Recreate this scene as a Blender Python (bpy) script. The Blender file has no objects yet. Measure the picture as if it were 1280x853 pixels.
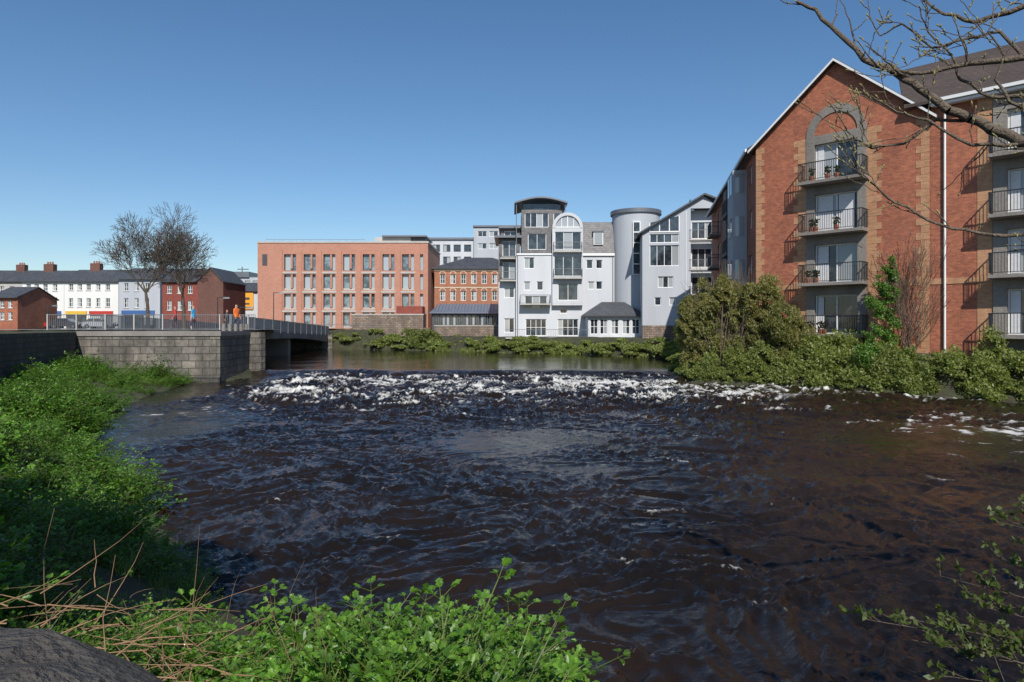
import bpy, math, random
import numpy as np
from mathutils import Vector, Matrix
R=random.Random(7); rng=np.random.default_rng(7)
sc=bpy.context.scene; COL=sc.collection
F=853.33; H=3.2; HY=410.0
def wp(px,Y): return (px-640)/F*Y      # image pixel column -> world X in metres at depth Y
def wz(py,Y): return H+(HY-py)*Y/F
# ------------------------------------------------------------------ materials
def nt(name):
    m=bpy.data.materials.new(name); m.use_nodes=True
    t=m.node_tree; return m,t,t.nodes["Principled BSDF"]
def N(t,k,**kw):
    n=t.nodes.new(k)
    for a,b in kw.items(): setattr(n,a,b)
    return n
def mixc(t,fac,a,b,mode='MIX'):
    n=t.nodes.new('ShaderNodeMix'); n.data_type='RGBA'; n.blend_type=mode
    for i,v in ((0,fac),(6,a),(7,b)):
        if isinstance(v,(int,float)): n.inputs[i].default_value=v
        elif isinstance(v,tuple): n.inputs[i].default_value=(*v[:3],1)
        else: t.links.new(v,n.inputs[i])
    return n.outputs[2]
def math_(t,op,a,b=0.0,c=None):
    n=t.nodes.new('ShaderNodeMath'); n.operation=op
    for i,v in enumerate((a,b,c)):
        if v is None: continue
        if isinstance(v,(int,float)): n.inputs[i].default_value=v
        else: t.links.new(v,n.inputs[i])
    return n.outputs[0]
def noise(t,vec,scale,detail=4,rough=.55):
    n=N(t,'ShaderNodeTexNoise'); n.inputs['Scale'].default_value=scale; n.inputs['Detail'].default_value=detail
    n.inputs['Roughness'].default_value=rough
    if vec is not None: t.links.new(vec,n.inputs['Vector'])
    return n.outputs['Fac']
def ramp(t,f,a,b,c=0.,d=1.):
    n=N(t,'ShaderNodeMapRange'); t.links.new(f,n.inputs[0]); n.inputs[1].default_value=a; n.inputs[2].default_value=b; n.inputs[3].default_value=c; n.inputs[4].default_value=d
    return n.outputs[0]
def M(name,col,rough=.75,var=.15,scale=.8,bump=0,metal=0,fine=9,streak=False):
    m,t,b=nt(name); tc=N(t,'ShaderNodeTexCoord')
    vec=tc.outputs['Object']
    if streak:
        mp=N(t,'ShaderNodeMapping'); mp.inputs['Scale'].default_value=(1,1,.15); t.links.new(vec,mp.inputs[0]); vec2=mp.outputs[0]
    else: vec2=vec
    f=ramp(t,noise(t,vec2,scale,6),.3,.7); g=ramp(t,noise(t,vec,fine,4),.3,.7)
    f2=math_(t,'ADD',math_(t,'MULTIPLY',f,.65),math_(t,'MULTIPLY',g,.35))
    lo=tuple(c*(1-var) for c in col); hi=tuple(min(1,c*(1+var)) for c in col)
    t.links.new(mixc(t,f2,lo,hi),b.inputs['Base Color'])
    b.inputs['Roughness'].default_value=rough; b.inputs['Metallic'].default_value=metal
    if bump:
        bp=N(t,'ShaderNodeBump'); bp.inputs['Strength'].default_value=bump; bp.inputs['Distance'].default_value=.03
        t.links.new(g,bp.inputs['Height']); t.links.new(bp.outputs[0],b.inputs['Normal'])
    return m
def BR(name,c1,c2,mort,w=.225,h=.075,ms=.008,bump=.3,var=.25,rough=.85,stain=None):
    m,t,b=nt(name); tc=N(t,'ShaderNodeTexCoord'); s=N(t,'ShaderNodeSeparateXYZ'); t.links.new(tc.outputs['Object'],s.inputs[0])
    c=N(t,'ShaderNodeCombineXYZ'); t.links.new(math_(t,'ADD',s.outputs[0],s.outputs[1]),c.inputs[0]); t.links.new(s.outputs[2],c.inputs[1])
    k=N(t,'ShaderNodeTexBrick'); t.links.new(c.outputs[0],k.inputs['Vector'])
    k.inputs['Scale'].default_value=1; k.inputs['Brick Width'].default_value=w; k.inputs['Row Height'].default_value=h
    k.inputs['Mortar Size'].default_value=ms; k.inputs['Mortar Smooth'].default_value=.3
    k.inputs['Color1'].default_value=(*c1,1); k.inputs['Color2'].default_value=(*c2,1); k.inputs['Mortar'].default_value=(*mort,1)
    f=ramp(t,noise(t,tc.outputs['Object'],.5,6),.3,.7); g=ramp(t,noise(t,tc.outputs['Object'],4,5),.25,.75)
    f2=math_(t,'ADD',math_(t,'MULTIPLY',f,.5),math_(t,'MULTIPLY',g,.5))
    v=mixc(t,f2,(1-var,)*3,(1+var,)*3)
    col=mixc(t,1.0,k.outputs['Color'],v,'MULTIPLY')
    if stain:
        mp=N(t,'ShaderNodeMapping'); mp.inputs['Scale'].default_value=(1.2,1.2,.35); t.links.new(tc.outputs['Object'],mp.inputs[0])
        col=mixc(t,math_(t,'MULTIPLY',ramp(t,noise(t,mp.outputs[0],1.0,7,.65),.42,.68),.8),col,stain)
    t.links.new(col,b.inputs['Base Color'])
    b.inputs['Roughness'].default_value=rough
    bp=N(t,'ShaderNodeBump'); bp.inputs['Strength'].default_value=bump; bp.inputs['Distance'].default_value=.02
    t.links.new(math_(t,'ADD',math_(t,'MULTIPLY',k.outputs['Fac'],-1),g),bp.inputs['Height']); t.links.new(bp.outputs[0],b.inputs['Normal'])
    return m
def GLASS(name,dark,light,bias=.6):
    m,t,b=nt(name); g=N(t,'ShaderNodeNewGeometry'); tc=N(t,'ShaderNodeTexCoord')
    r=ramp(t,g.outputs['Random Per Island'],bias,bias+.05)
    n=ramp(t,noise(t,tc.outputs['Object'],1.3,3),.4,.65)
    base=mixc(t,n,tuple(c*.5 for c in dark),tuple(c*1.6 for c in dark))
    t.links.new(mixc(t,r,base,light),b.inputs['Base Color'])
    b.inputs['Roughness'].default_value=.04; b.inputs['IOR'].default_value=1.7
    return m
def LEAF(name,c1,c2,c3,trans=.35,ns=.6,rough=.5,spread=.5):
    m,t,b=nt(name); g=N(t,'ShaderNodeNewGeometry'); oi=N(t,'ShaderNodeObjectInfo')
    a=mixc(t,g.outputs['Random Per Island'],c1,c2)
    nn=ramp(t,noise(t,g.outputs['Position'],ns,3),.4,.65)
    a2=mixc(t,nn,a,c3)
    cc=mixc(t,.6,a,a2); 
    v=math_(t,'ADD',math_(t,'MULTIPLY',oi.outputs['Random'],spread),1-spread/2)
    cv=N(t,'ShaderNodeCombineXYZ'); [t.links.new(v,cv.inputs[i]) for i in range(3)]
    cc=mixc(t,1.0,cc,cv.outputs[0],'MULTIPLY')
    t.links.new(cc,b.inputs['Base Color']); b.inputs['Roughness'].default_value=rough
    tr=N(t,'ShaderNodeBsdfTranslucent'); t.links.new(mixc(t,1.0,cc,(1.5,1.6,.7),'MULTIPLY'),tr.inputs[0])
    mx=N(t,'ShaderNodeMixShader'); mx.inputs[0].default_value=trans
    t.links.new(b.outputs[0],mx.inputs[1]); t.links.new(tr.outputs[0],mx.inputs[2])
    t.links.new(mx.outputs[0],t.nodes['Material Output'].inputs[0]); return m
brick_or=BR('brick_orange',(.43,.13,.06),(.28,.075,.04),(.27,.18,.13),var=.35)
brick_hot=BR('brick_salmon',(.48,.215,.145),(.41,.165,.105),(.38,.27,.21),var=.12)
brick_vic=BR('brick_victorian',(.40,.155,.08),(.30,.105,.055),(.3,.2,.15))
brick_yel=BR('brick_buff',(.50,.27,.14),(.41,.20,.10),(.3,.2,.14))
brick_red=BR('brick_red',(.28,.055,.035),(.20,.04,.03),(.15,.08,.06))
brick_dk=BR('brick_brown',(.16,.06,.04),(.11,.045,.033),(.12,.09,.08))
blocks=BR('quay_blocks',(.21,.185,.155),(.125,.112,.095),(.055,.05,.042),w=.78,h=.42,ms=.022,bump=1,var=.55,stain=(.045,.042,.034))
blocks_dk=BR('quay_rubble',(.085,.08,.07),(.055,.052,.048),(.03,.028,.025),w=.5,h=.25,ms=.02,bump=1,var=.5,stain=(.03,.03,.025))
rubble=BR('rubble_tan',(.30,.225,.165),(.20,.145,.12),(.12,.10,.085),w=.5,h=.25,ms=.03,bump=.8,var=.5,stain=(.09,.07,.055))
slate=BR('slate_roof',(.075,.08,.09),(.05,.054,.062),(.03,.03,.035),w=.3,h=.22,ms=.01,rough=.6)
slate_br=BR('brown_tile_roof',(.085,.06,.05),(.06,.045,.038),(.03,.025,.02),w=.3,h=.22,ms=.012)
slatew=BR('slate_cladding',(.18,.17,.17),(.115,.11,.115),(.07,.07,.07),w=.4,h=.25,ms=.012,rough=.6)
render_w=M('render_white',(.52,.535,.56),.8,.14,.5,streak=True)
render_g=M('render_grey',(.40,.42,.455),.8,.14,.5,streak=True)
paint_w=M('paint_white',(.70,.69,.66),.7,.07,.6,streak=True)
conc=M('concrete_grey',(.21,.19,.17),.85,.3,.7,.3,streak=True)
conc_l=M('concrete_light',(.42,.40,.37),.85,.15,.7,.3)
stonew=M('cream_trim',(.55,.47,.36),.8,.1)
dark=M('metal_dark',(.035,.037,.042),.5,.1,metal=.3)
greym=M('metal_grey',(.20,.21,.225),.4,.1,metal=.5)
zinc=M('zinc_roof',(.17,.18,.20),.4,.12,metal=.4)
zincb=M('canopy_roof',(.17,.22,.30),.35,.12,metal=.3)
frame_w=M('window_frame_white',(.75,.75,.74),.5,.04)
frame_d=M('window_frame_dark',(.06,.062,.068),.5,.05)
curtain=M('curtain_cloth',(.6,.6,.62),.9,.12,6)
glass=GLASS('window_glass',(.035,.045,.055),(.33,.35,.36),.72)
glass_l=GLASS('window_glass_pale',(.14,.19,.22),(.34,.39,.42),.4)
asphalt=M('asphalt',(.055,.055,.057),.9,.2,1.2,.3)
barkm=M('bark',(.085,.065,.048),.9,.35,6,.5)
barkn=M('bark_near',(.13,.10,.072),.85,.45,14,.6,fine=60)
twigm=M('twig',(.13,.095,.07),.9,.3,6)
deadm=M('dead_stalk',(.26,.16,.09),.9,.35,6)
shop_r=M('shop_fascia_red',(.45,.04,.03),.5,.1); shop_y=M('shop_fascia_yellow',(.65,.42,.05),.5,.1); shop_b=M('shop_fascia_blue',(.05,.12,.3),.5,.1)
# ------------------------------------------------------------------ mesh helpers
def mesh_np(name,V,Fq,mats,parent=None,smooth=False,midx=None,k=None):
    V=np.asarray(V,dtype=np.float32); Fq=np.asarray(Fq,dtype=np.int32); k=Fq.shape[1]
    me=bpy.data.meshes.new(name); me.vertices.add(len(V)); me.vertices.foreach_set('co',V.ravel())
    me.loops.add(Fq.size); me.loops.foreach_set('vertex_index',Fq.ravel())
    me.polygons.add(len(Fq)); me.polygons.foreach_set('loop_start',np.arange(0,Fq.size,k,dtype=np.int32))
    if smooth: me.polygons.foreach_set('use_smooth',np.ones(len(Fq),dtype=bool))
    for m in (mats if isinstance(mats,(list,tuple)) else [mats]): me.materials.append(m)
    if midx is not None: me.polygons.foreach_set('material_index',np.asarray(midx,dtype=np.int32))
    me.update(calc_edges=True); me.validate()
    o=bpy.data.objects.new(name,me); COL.objects.link(o)
    if parent: o.parent=parent
    return o
def empty(name,x=0,y=0,z=0):
    e=bpy.data.objects.new(name,None); e.location=(x,y,z); e.empty_display_size=.5; COL.objects.link(e); return e
class Bld:
    def __init__(s,name,x,y,ang=0):
        s.e=empty(name,x,y); s.o=(x,y); s.g={}; s.fr=(x,y,ang); 
    def frame(s,x,y,ang=0): s.fr=(x,y,ang)
    def face(s,mat,pts,part='walls'):
        g=s.g.setdefault((part,s.fr,mat.name),([],[],mat)); n=len(g[0]); g[0].extend(pts); g[1].append(tuple(range(n,n+len(pts))))
    def hexa(s,mat,p,part='walls'):
        g=s.g.setdefault((part,s.fr,mat.name),([],[],mat)); n=len(g[0]); g[0].extend(p)
        for q in ((0,3,2,1),(4,5,6,7),(0,1,5,4),(1,2,6,5),(2,3,7,6),(3,0,4,7)): g[1].append(tuple(n+i for i in q))
    def box(s,mat,x0,x1,y0,y1,z0,z1,part='trim'):
        s.hexa(mat,[(x0,y0,z0),(x1,y0,z0),(x1,y1,z0),(x0,y1,z0),(x0,y0,z1),(x1,y0,z1),(x1,y1,z1),(x0,y1,z1)],part)
    def slab(s,mat,q,t,part='roof'):
        s.hexa(mat,[(a,b,c-t) for a,b,c in q]+list(q),part)
    def prism(s,mat,p,y0,y1,part='walls'):
        n=len(p); s.face(mat,[(a,y0,c) for a,c in p],part); s.face(mat,[(a,y1,c) for a,c in p][::-1],part)
        for i in range(n):
            a=p[i];b=p[(i+1)%n]; s.face(mat,[(a[0],y0,a[1]),(b[0],y0,b[1]),(b[0],y1,b[1]),(a[0],y1,a[1])],part)
    def cyl(s,mat,cx,cy,r,z0,z1,a0=0,a1=2*math.pi,seg=24,r2=None,part='trim'):
        r2=r if r2 is None else r2; P=[(math.cos(a0+(a1-a0)*i/seg),math.sin(a0+(a1-a0)*i/seg)) for i in range(seg+1)]
        for (a,b),(c,d) in zip(P,P[1:]):
            s.face(mat,[(cx+r*a,cy+r*b,z0),(cx+r*c,cy+r*d,z0),(cx+r2*c,cy+r2*d,z1),(cx+r2*a,cy+r2*b,z1)],part)
        s.face(mat,[(cx+r2*a,cy+r2*b,z1) for a,b in P[:seg]],part); s.face(mat,[(cx+r*a,cy+r*b,z0) for a,b in P[:seg]][::-1],part)
    def arch(s,mat,cx,zc,r0,r1,y0,y1,seg=14,part='trim',a0=0,a1=math.pi):
        for i in range(seg):
            a=a0+(a1-a0)*i/seg;b=a0+(a1-a0)*(i+1)/seg
            p=[(cx+r0*math.cos(a),zc+r0*math.sin(a)),(cx+r1*math.cos(a),zc+r1*math.sin(a)),(cx+r1*math.cos(b),zc+r1*math.sin(b)),(cx+r0*math.cos(b),zc+r0*math.sin(b))]
            s.prism(mat,p,y0,y1,part)
    def wall(s,mat,x0,x1,z0,z1,ops=(),y=0,depth=.16,fm=None,gl=None,sill=None,fw=.07):
        fm=fm or frame_w; gl=gl or glass
        xs=sorted({x0,x1,*[v for o in ops for v in o[:2]]}); zs=sorted({z0,z1,*[v for o in ops for v in o[2:4]]})
        for a,b in zip(xs,xs[1:]):
            for c,d in zip(zs,zs[1:]):
                mx,mz=(a+b)/2,(c+d)/2
                if any(o[0]<mx<o[1] and o[2]<mz<o[3] for o in ops): continue
                s.face(mat,[(a,y,c),(b,y,c),(b,y,d),(a,y,d)])
        for o in ops:
            a,b,c,d=o[:4]; nx,nz=(o[4],o[5]) if len(o)>5 else (2,1); Y=y+depth
            s.face(mat,[(a,y,c),(a,Y,c),(a,Y,d),(a,y,d)]); s.face(mat,[(b,y,c),(b,y,d),(b,Y,d),(b,Y,c)])
            s.face(mat,[(a,y,d),(a,Y,d),(b,Y,d),(b,y,d)]); s.face(mat,[(a,y,c),(b,y,c),(b,Y,c),(a,Y,c)])
            for i in range(nx):
                s.face(gl,[(a+(b-a)*i/nx,Y,c),(a+(b-a)*(i+1)/nx,Y,c),(a+(b-a)*(i+1)/nx,Y,d),(a+(b-a)*i/nx,Y,d)],'window_glass')
            e=.003
            s.box(fm,a+e,a+fw,Y-.06,Y-.002,c+e,d-e,'window_frames'); s.box(fm,b-fw,b-e,Y-.06,Y-.002,c+e,d-e,'window_frames')
            s.box(fm,a+fw,b-fw,Y-.058,Y-.002,c+e,c+fw,'window_frames'); s.box(fm,a+fw,b-fw,Y-.058,Y-.002,d-fw,d-e,'window_frames')
            for i in range(1,nx): 
                m=a+(b-a)*i/nx; s.box(fm,m-fw*.4,m+fw*.4,Y-.055,Y-.003,c+fw,d-fw,'window_frames')
            for i in range(1,nz):
                m=c+(d-c)*i/nz; s.box(fm,a+fw,b-fw,Y-.05,Y-.004,m-fw*.35,m+fw*.35,'window_frames')
            if sill: s.box(sill,a-.08,b+.08,y-.08,y-.003,c-.1,c,'sills')
    def shell(s,mat,x0,x1,y0,y1,z0,z1,part='walls'):
        s.face(mat,[(x0,y0,z0),(x0,y1,z0),(x0,y1,z1),(x0,y0,z1)],part); s.face(mat,[(x1,y0,z0),(x1,y1,z0),(x1,y1,z1),(x1,y0,z1)],part)
        s.face(mat,[(x0,y1,z0),(x1,y1,z0),(x1,y1,z1),(x0,y1,z1)],part); s.face(mat,[(x0,y0,z1-.01),(x1,y0,z1-.01),(x1,y1,z1-.01),(x0,y1,z1-.01)],part)
    def rail(s,mat,x0,x1,y,z,h=1.05,sp=.12,t=.02,part='railing'):
        s.box(mat,x0,x1,y-.025,y+.025,z+h-.05,z+h,part); s.box(mat,x0,x1,y-.015,y+.015,z+.08,z+.11,part)
        n=max(1,int((x1-x0)/sp))
        for i in range(n+1):
            x=x0+(x1-x0)*i/n; s.box(mat,x-t/2,x+t/2,y-t/2,y+t/2,z+.11,z+h-.05,part)
    def railY(s,mat,x,y0,y1,z,h=1.05,sp=.12,t=.02,part='railing'):
        s.box(mat,x-.025,x+.025,y0,y1,z+h-.05,z+h,part); s.box(mat,x-.015,x+.015,y0,y1,z+.08,z+.11,part)
        n=max(1,int((y1-y0)/sp))
        for i in range(n+1):
            y=y0+(y1-y0)*i/n; s.box(mat,x-t/2,x+t/2,y-t/2,y+t/2,z+.11,z+h-.05,part)
    def balcony(s,x0,x1,z,d=.9,y=0,rm=None,dm=None,h=1.05,sp=.12):
        rm=rm or dark; dm=dm or conc
        s.box(dm,x0,x1,y-d,y-.003,z-.16,z,'balcony_deck'); s.rail(rm,x0+.04,x1-.04,y-d+.05,z,h,sp)
        s.railY(rm,x0+.04,y-d+.08,y-.01,z,h,sp); s.railY(rm,x1-.04,y-d+.08,y-.01,z,h,sp)
    def hip(s,mat,x0,x1,y0,y1,z,rise,ov=.3,part='roof'):
        x0-=ov;x1+=ov;y0-=ov;y1+=ov; w=(y1-y0)/2; ym=(y0+y1)/2
        if x1-x0>2*w: a,b=x0+w,x1-w
        else: a=b=(x0+x1)/2
        A,B,C,D=(x0,y0,z),(x1,y0,z),(x1,y1,z),(x0,y1,z); P=(a,ym,z+rise);Q=(b,ym,z+rise)
        if a==b: fs=[[A,B,P],[B,C,P],[C,D,P],[D,A,P]]
        else: fs=[[A,B,Q,P],[B,C,Q],[C,D,P,Q],[D,A,P]]
        for f in fs: s.face(mat,f,part)
        s.box(frame_d,x0,x1,y0,y1,z-.15,z-.003,part)
    def finish(s):
        for (part,fr,mn),(V,Fs,mat) in s.g.items():
            me=bpy.data.meshes.new(part); me.from_pydata(V,[],Fs); me.materials.append(mat); me.update()
            o=bpy.data.objects.new(part,me); COL.objects.link(o); o.parent=s.e
            o.location=(fr[0]-s.o[0],fr[1]-s.o[1],0); o.rotation_euler=(0,0,fr[2])
        return s.e
_g=rng.random((8,256,256)).astype(np.float32)
def vn(x,y,k=0):
    xi=np.floor(x).astype(int);yi=np.floor(y).astype(int);fx=x-xi;fy=y-yi
    fx=fx*fx*(3-2*fx);fy=fy*fy*(3-2*fy);g=_g[k%8];a=xi&255;b=(xi+1)&255;c=yi&255;d=(yi+1)&255
    return (g[a,c]*(1-fx)+g[b,c]*fx)*(1-fy)+(g[a,d]*(1-fx)+g[b,d]*fx)*fy
def ss(x,a,b):
    t=np.clip((x-a)/(b-a),0,1); return t*t*(3-2*t)
# ------------------------------------------------------------------ river / ground / water
river=np.array([(1.6,2.0),(1.0,3.2),(.55,4.3),(-.2,5.1),(-1.3,5.6),(-2.5,6.6),(-4.1,8.8),(-7.3,12.8),(-10.6,17),(-14.6,24),(-17.2,32),(-18.5,38.5),(-17.3,40.3),(-17.3,45.5),(-20,52),(-90,56),
 (-90,92),(-26.6,91),(-9,84),(-1,77),(6,74.5),(14,63),(13.0,50),(10.4,44.8),(10.9,40.6),(15.2,36.4),(22.4,29.8),(40,14),(75,-25),(30,-25),(12,0),(7.5,3.0),(5.5,2.6),(3.2,1.6)])
wl=np.array([(-25.2,39.6),(-21.3,28),(-16.5,18.5),(-9.5,8.6),(-5,4.2),(-2.6,1.95)])
def sdist(x,y):
    d=np.full(x.shape,1e9); ins=np.zeros(x.shape,bool); n=len(river)
    for i in range(n):
        ax,ay=river[i];bx,by=river[(i+1)%n]; ex,ey=bx-ax,by-ay
        t=np.clip(((x-ax)*ex+(y-ay)*ey)/(ex*ex+ey*ey),0,1); d=np.minimum(d,np.hypot(x-ax-t*ex,y-ay-t*ey))
        c=((ay>y)!=(by>y))&(x<(bx-ax)*(y-ay)/(by-ay+1e-12)+ax); ins^=c
    return np.where(ins,-d,d)
def ground_h(x,y):
    d=sdist(x,y); left=(x<2)&(y<40.8)
    top=np.where(left,1.4-.4*ss(y,6,13)-.5*ss(y,13,26),1.9+ss(y,40,60)*.2)
    xw=np.interp(y,wl[::-1,1],wl[::-1,0])
    top=np.where((y<39)&(x<xw-1.0),np.where(y<4,1.5,2.3),top)
    top=np.where((x<-17)&(y>40.8),2.95,top); w=np.where(left,2.6,1.9)
    z=np.where(d<0,-1.2*ss(-d,0,2.5),top*np.power(np.clip(d/w,0,1),.8))
    return z+(vn(x*1.3,y*1.3,1)-.5)*.2*np.clip(np.abs(d),0,1)
def axis(lo,hi,s,far):
    a=np.arange(lo,hi+s/2,s); L=lo-np.array(far)[::-1]; return np.concatenate([L,a,hi+np.array(far)])
far=[4,12,30,80,200,600,2500]
gx=axis(-60,60,.6,far);gy=axis(-20,112,.6,far); GX,GY=np.meshgrid(gx,gy)
GZ=ground_h(GX,GY)
def gridfaces(nx,ny):
    i=np.arange(nx-1);j=np.arange(ny-1);I,J=np.meshgrid(i,j);a=(J*nx+I).ravel(); return np.stack([a,a+1,a+1+nx,a+nx],1)
soil,t,b=nt('ground_soil'); g=N(t,'ShaderNodeNewGeometry')
t.links.new(mixc(t,ramp(t,noise(t,g.outputs['Position'],1.5,8),.35,.65),(.035,.028,.018),(.05,.06,.022)),b.inputs['Base Color']); b.inputs['Roughness'].default_value=.95
ground=mesh_np('ground',np.stack([GX.ravel(),GY.ravel(),GZ.ravel()],1),gridfaces(len(gx),len(gy)),soil,smooth=True)
# water
ys=[-25.0]; 
while ys[-1]<98: ys.append(ys[-1]+(1.0 if ys[-1]<3.4 else max(.035,.004*ys[-1])))
xr=[0.0]
while xr[-1]<95: xr.append(xr[-1]+max(.045,.009*(xr[-1]-1)))
xs=np.array([-v for v in xr[:0:-1]]+xr); ys=np.array(ys); X,Y=np.meshgrid(xs,ys)
wxx=X+(vn(X*.5,Y*.5,2)-.5)*2.2+(vn(X*1.7,Y*1.7,4)-.5)*.55; wyy=Y+(vn(X*.5+40,Y*.5,3)-.5)*2.2+(vn(X*1.7+31,Y*1.7,6)-.5)*.55
def rid(x,y,k,p=2.0): n=vn(x,y,k)*.65+vn(x*2.1+7,y*2.1+3,k+1)*.35; return np.clip(1-np.abs(2*n-1)*1.25,0,1)**p
def rot(a): c,s=math.cos(a),math.sin(a); return wxx*c-wyy*s, wxx*s+wyy*c
U,V_=rot(.3); U2,V2=rot(-.5); U3,V3=rot(.9)
h=.08*(vn(U*.55,V_*.8,4)-.5)+.05*rid(U*.8,V_*1.4,5)+.05*rid(U2*1.7+9,V2*2.7,6)+.042*rid(U3*3.3,V3*4.8,7,1.7)+.026*rid(U2*6.5,V2*9,1,1.5)+.010*rid(U*14,V_*17,3,1.3)
h-=h.mean(); hs=h/h.std()
patch=.28+1.15*ss(vn(X*.18+3,Y*.16,2)*.7+vn(X*.5,Y*.45,6)*.3,.32,.66)
crest=45.8+.5*np.sin(X*.4)-.02*X+.9*(vn(X*.7,X*0,4)-.5)
rap=ss(Y,20,35)*(1-ss(Y,crest-1.0,crest))*ss(X,-17,-12)
calm=ss(Y,crest-.3,crest+1.4)
sd=sdist(X,Y)
amp=(1+1.9*rap)*(1-.88*calm)*np.maximum(patch,rap*.9)*(1-.4*ss(-X,8,15)*(1-rap))
Z=h*amp*.95+.36*ss(Y,crest-1.6,crest+.3)
Z+=rap*.24*(vn(U*.9,V_*1.1,3)-.5)
lac=vn(U*1.5,V_*3.0,3)*.45+vn(U2*4,V2*6,5)*.32+vn(U3*9,V3*12,6)*.23
big=vn(X*.28+5,Y*.35,6)
band=ss(Y,19,37)*(1-ss(Y,crest-1.6,crest-.1))*ss(X,-16,-12)*(1-.4*ss(X,10,17)); band=band*(.74+.55*ss(big,.25,.75))
rb=ss(sd,-6,-1)*ss(X,8,13)*(1-ss(Y,41,44))*.85
rp=np.exp(-((X-15.5)/4.5)**2-((Y-21)/5)**2)*.95
Bm=np.clip(np.maximum(np.maximum(band,rb),rp),0,1.3)
foam=((lac-.5)/.13*.75+hs*.5-(2.2-2.0*Bm)-.25*(vn(X*.12,Y*.12,1)-.5))*.7
foam=np.clip(foam,0,1)*(1-calm)
wm,t,b=nt('river_water'); g=N(t,'ShaderNodeNewGeometry'); at=N(t,'ShaderNodeAttribute',attribute_name='foam')
pos=g.outputs['Position']
n1=noise(t,pos,6,6,.7); n2=noise(t,pos,24,5,.65)
fm=math_(t,'ADD',at.outputs['Fac'],math_(t,'MULTIPLY',math_(t,'SUBTRACT',math_(t,'ADD',math_(t,'MULTIPLY',n1,.5),math_(t,'MULTIPLY',n2,.5)),.5),1.7))
fmask=ramp(t,fm,.12,.8); fmask=math_(t,'MULTIPLY',fmask,ramp(t,at.outputs['Fac'],.0,.15))
b.inputs['IOR'].default_value=1.34; b.inputs['Specular IOR Level'].default_value=.55
wcol=mixc(t,ramp(t,noise(t,pos,.22,3),.4,.65),(.009,.0065,.0045),(.020,.012,.007))
t.links.new(mixc(t,fmask,wcol,(.60,.59,.56)),b.inputs['Base Color'])
t.links.new(math_(t,'ADD',math_(t,'MULTIPLY',fmask,.6),.06),b.inputs['Roughness'])
bp=N(t,'ShaderNodeBump'); bp.inputs['Distance'].default_value=.05
mp=N(t,'ShaderNodeMapping'); mp.inputs['Scale'].default_value=(5,7,5); mp.inputs['Rotation'].default_value=(0,0,.35); t.links.new(pos,mp.inputs[0])
sp=N(t,'ShaderNodeSeparateXYZ'); t.links.new(pos,sp.inputs[0])
t.links.new(math_(t,'MULTIPLY',ramp(t,sp.outputs[1],45,48,.9,.28),ramp(t,noise(t,pos,.3,4),.4,.62,.4,1.1)),bp.inputs['Strength'])
t.links.new(math_(t,'ADD',noise(t,mp.outputs[0],1,6,.62),math_(t,'MULTIPLY',fmask,.3)),bp.inputs['Height']); t.links.new(bp.outputs[0],b.inputs['Normal'])
water=mesh_np('river_water',np.stack([X.ravel(),Y.ravel(),Z.ravel()],1),gridfaces(len(xs),len(ys)),wm,smooth=True)
a=water.data.attributes.new('foam','FLOAT','POINT'); a.data.foreach_set('value',foam.ravel().astype(np.float32))
# ------------------------------------------------------------------ brick gable apartments (right)
ux,uy=.701,-.712; ang=math.atan2(uy,ux)
G=Bld('brick_apartment_building',14.8,41.4,ang)
EA,PK=14.1,18.0; c0,c1,cm=3.04,6.26,4.65; g1=9.3; zb=1.4
decks=[2.85,5.7,8.55,11.4]
G.wall(brick_or,0,c0,zb,EA); 
ops=[(3.5,5.8,z+.02,z+2.2,2,1) for z in decks]
G.wall(conc,c0,c1,zb,EA,ops,y=-.06,depth=.3)
for xx in (c0,c1): G.face(conc,[(xx,-.06,zb),(xx,0,zb),(xx,0,EA),(xx,-.06,EA)])
G.wall(brick_or,c1,g1,zb,EA)
G.face(brick_or,[(0,0,EA),(g1,0,EA),(cm,0,PK)])
G.arch(conc,cm,EA,1.15,1.61,-.06,-.003,18); G.box(conc,c0,c1,-.062,-.004,EA-.35,EA+.0)
for z in (5.55,): 
    G.box(brick_yel,0,c0-.003,-.012,-.003,z-.15,z+.15); G.box(brick_yel,c1+.003,11.95,-.012,-.003,z-.15,z+.15)
k=0; z=zb
while z<EA-.3:
    w=.75 if k%2 else .5
    G.box(brick_yel,c0-w,c0-.004,-.018,-.004,z,z+.36,'quoins'); G.box(brick_yel,c1+.004,c1+w,-.018,-.004,z,z+.36,'quoins')
    G.box(brick_yel,g1-w*.9,g1-.05,-.018,-.004,z,z+.36,'quoins'); G.box(brick_yel,.003,w*.7,-.018,-.004,z,z+.36,'quoins')
    z+=.372;k+=1
pot=M('terracotta',(.35,.12,.06),.8,.1); lfp=LEAF('potted_leaf',(.04,.09,.02),(.09,.15,.03),(.2,.05,.03),.2,3)
for i,z in enumerate(decks):
    G.balcony(c0-.12,c1+.12,z,.95,-.06)
    G.box(curtain,3.62,3.95+.25*(i%3),.17,.2,z+.12,z+2.1,'curtains')
    if i==2: G.box(curtain,4.75,5.6,.17,.2,z+.12,z+2.1,'curtains')
    for j in range(3):
        px_=3.2+R.random()*2.8; G.cyl(pot,px_,-.75,.11,z+.002,z+.28,seg=10,r2=.15,part='plant_pots')
        for l in range(40):
            a_=R.uniform(0,6.28); rr_=R.uniform(0,.2); zz=z+.3+R.uniform(0,.4); cx=px_+math.cos(a_)*rr_; cy=-.75+math.sin(a_)*rr_; G.face(lfp,[(cx-.05,cy,zz),(cx,cy-.03,zz+.06),(cx+.05,cy,zz+.02),(cx,cy+.04,zz-.03)],'potted_plants')
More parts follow.
